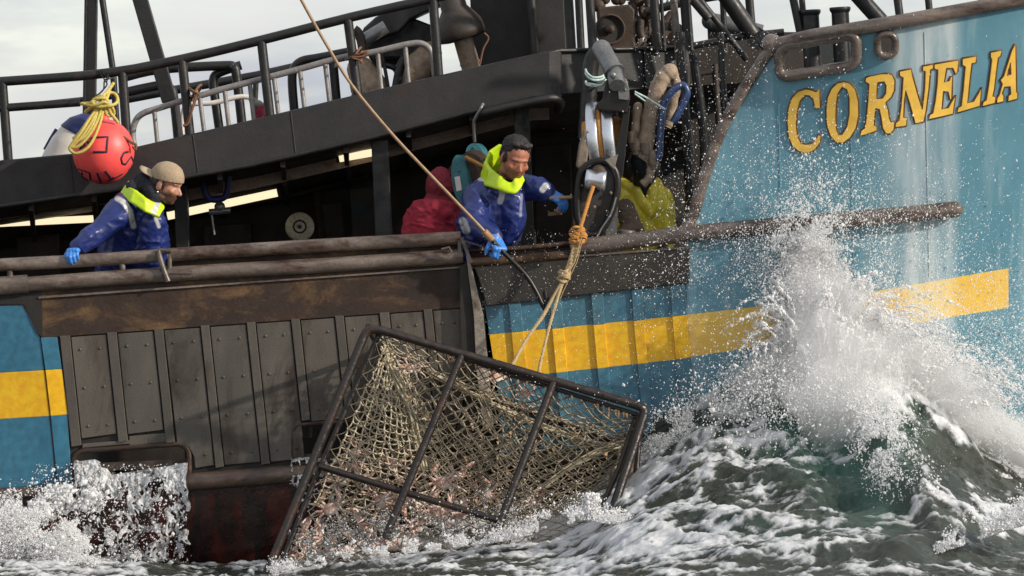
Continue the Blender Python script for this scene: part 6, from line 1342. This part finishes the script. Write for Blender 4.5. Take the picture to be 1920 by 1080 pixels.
n = 16000; x = rng.uniform(500, 1010, n); y = np.interp(x, [500, 720, 950, 1010], [1068, 1030, 1000, 985]) + 14 - np.abs(rng.normal(0, 13, n)); k = clump(x, y, 24, 67) + .12 * rng.random(n) > .56; x, y = x[k], y[k]; m = len(x); emit(x, y, -1.0 - .25 * rng.random(m), rad(m, .0024, .5), rng.uniform(1, 1.8, m), (.2, 0, 1))
flush('foreground_splash', 'white foam splashes round the foot of the crab pot and near right crest', 'spray thrown up along the hull')
# ---------------------------------------------------------------- water pouring out of the freeing port
def curtain(name, x0, x1, top, bot, nx_, ny_, hole, seed, label, out=.30):
    s, t_ = np.meshgrid(np.linspace(0, 1, nx_), np.linspace(0, 1, ny_)); xx = x0 + (x1 - x0) * s + 6 * (fbm(s * 4, t_ * 5, 0, 3, seed) - .5) * t_ * 8
    tp = np.interp(s, [0, .1, .25, .3, .6, .8, 1], top); yy = tp + (bot - tp) * (t_ ** 1.15); Yv = -.01 - out * np.sqrt(t_) + .09 * (fbm(s * 9 + t_ * 2, t_ * 3, 0, 4, seed + 2) - .5) * (.4 + t_) + .05 * (rd(fbm(s * 16, t_ * 7, 0, 3, seed + 3)) - .5)
    vv = Wn(xx, yy, Yv).reshape(-1, 3); n1 = .6 * rd(fbm(s * 9 + .8 * fbm(s * 5, t_ * 5, 0, 2, 3), t_ * 5, 0, 4, seed + 7)) + .4 * rd(fbm(s * 22 + .8 * fbm(s * 8, t_ * 8, 0, 2, 4), t_ * 9, 0, 3, seed + 8)); n1 = n1 + .12 * (rd(fbm(s * 22, t_ * 16, 0, 3, seed + 9)) - .5); qv = np.quantile(n1, np.linspace(0, 1, 101)); lim = np.interp(np.interp(t_ + .16 * (fbm(s * 6, 0 * s, 0, 3, seed + 11) - .5), [0, .12, .35, .7, 1], hole), np.linspace(0, 1, 101), qv); op = n1 > lim
    i2 = np.arange(nx_ * ny_).reshape(ny_, nx_); q = np.stack([i2[:-1, :-1], i2[1:, :-1], i2[1:, 1:], i2[:-1, 1:]], -1).reshape(-1, 4); okq = (op[:-1, :-1] & op[1:, 1:] & op[1:, :-1] & op[:-1, 1:]).ravel(); me = fastmesh(name, vv, q[okq])
    bm = bmesh.new(); bm.from_mesh(me); bmesh.ops.delete(bm, geom=[v for v in bm.verts if not v.link_faces], context='VERTS'); bm.to_mesh(me); bm.free()
    o = link(name, me, M['falling']); sm = o.modifiers.new('s', 'SMOOTH'); sm.iterations = 3; so = o.modifiers.new('t', 'SOLIDIFY'); so.thickness = .005; return tag(o, label, 'water', None, 'stuff')
t = NT('falling_water'); f2 = t.step(t.noise(17, 6, .65, (1, 1, .6), .8), .34, .60)
t.set(Base_Color=t.mix(f2, (.60, .59, .59, 1), (.80, .81, .83, 1)), Roughness=t.mix(f2, .10, .5), IOR=1.2, Transmission_Weight=t.mix(f2, .88, .30), Normal=t.bump(t.noise(30, 5), .5, .02)); M['falling'] = t.mat
curtain('falling_water', 150, 352, [872, 872, 878, 890, 880, 874, 866], 1052, 300, 270, [-.1, .06, .30, .54, .80], 3, 'lacy sheet of white water pouring from the left freeing port')
curtain('falling_jet', 138, 188, [866, 862, 864, 864, 862, 861, 866], 960, 50, 80, [-.1, -.1, .12, .5, .85], 23, 'thicker jet of water at the aft edge of the left freeing port', .34)
curtain('falling_trickle', 545, 690, [856, 858, 856, 858, 860, 860, 858], 1000, 110, 110, [.2, .5, .68, .8, .9], 43, 'thin broken water spilling from the freeing port behind the crab pot', .16)
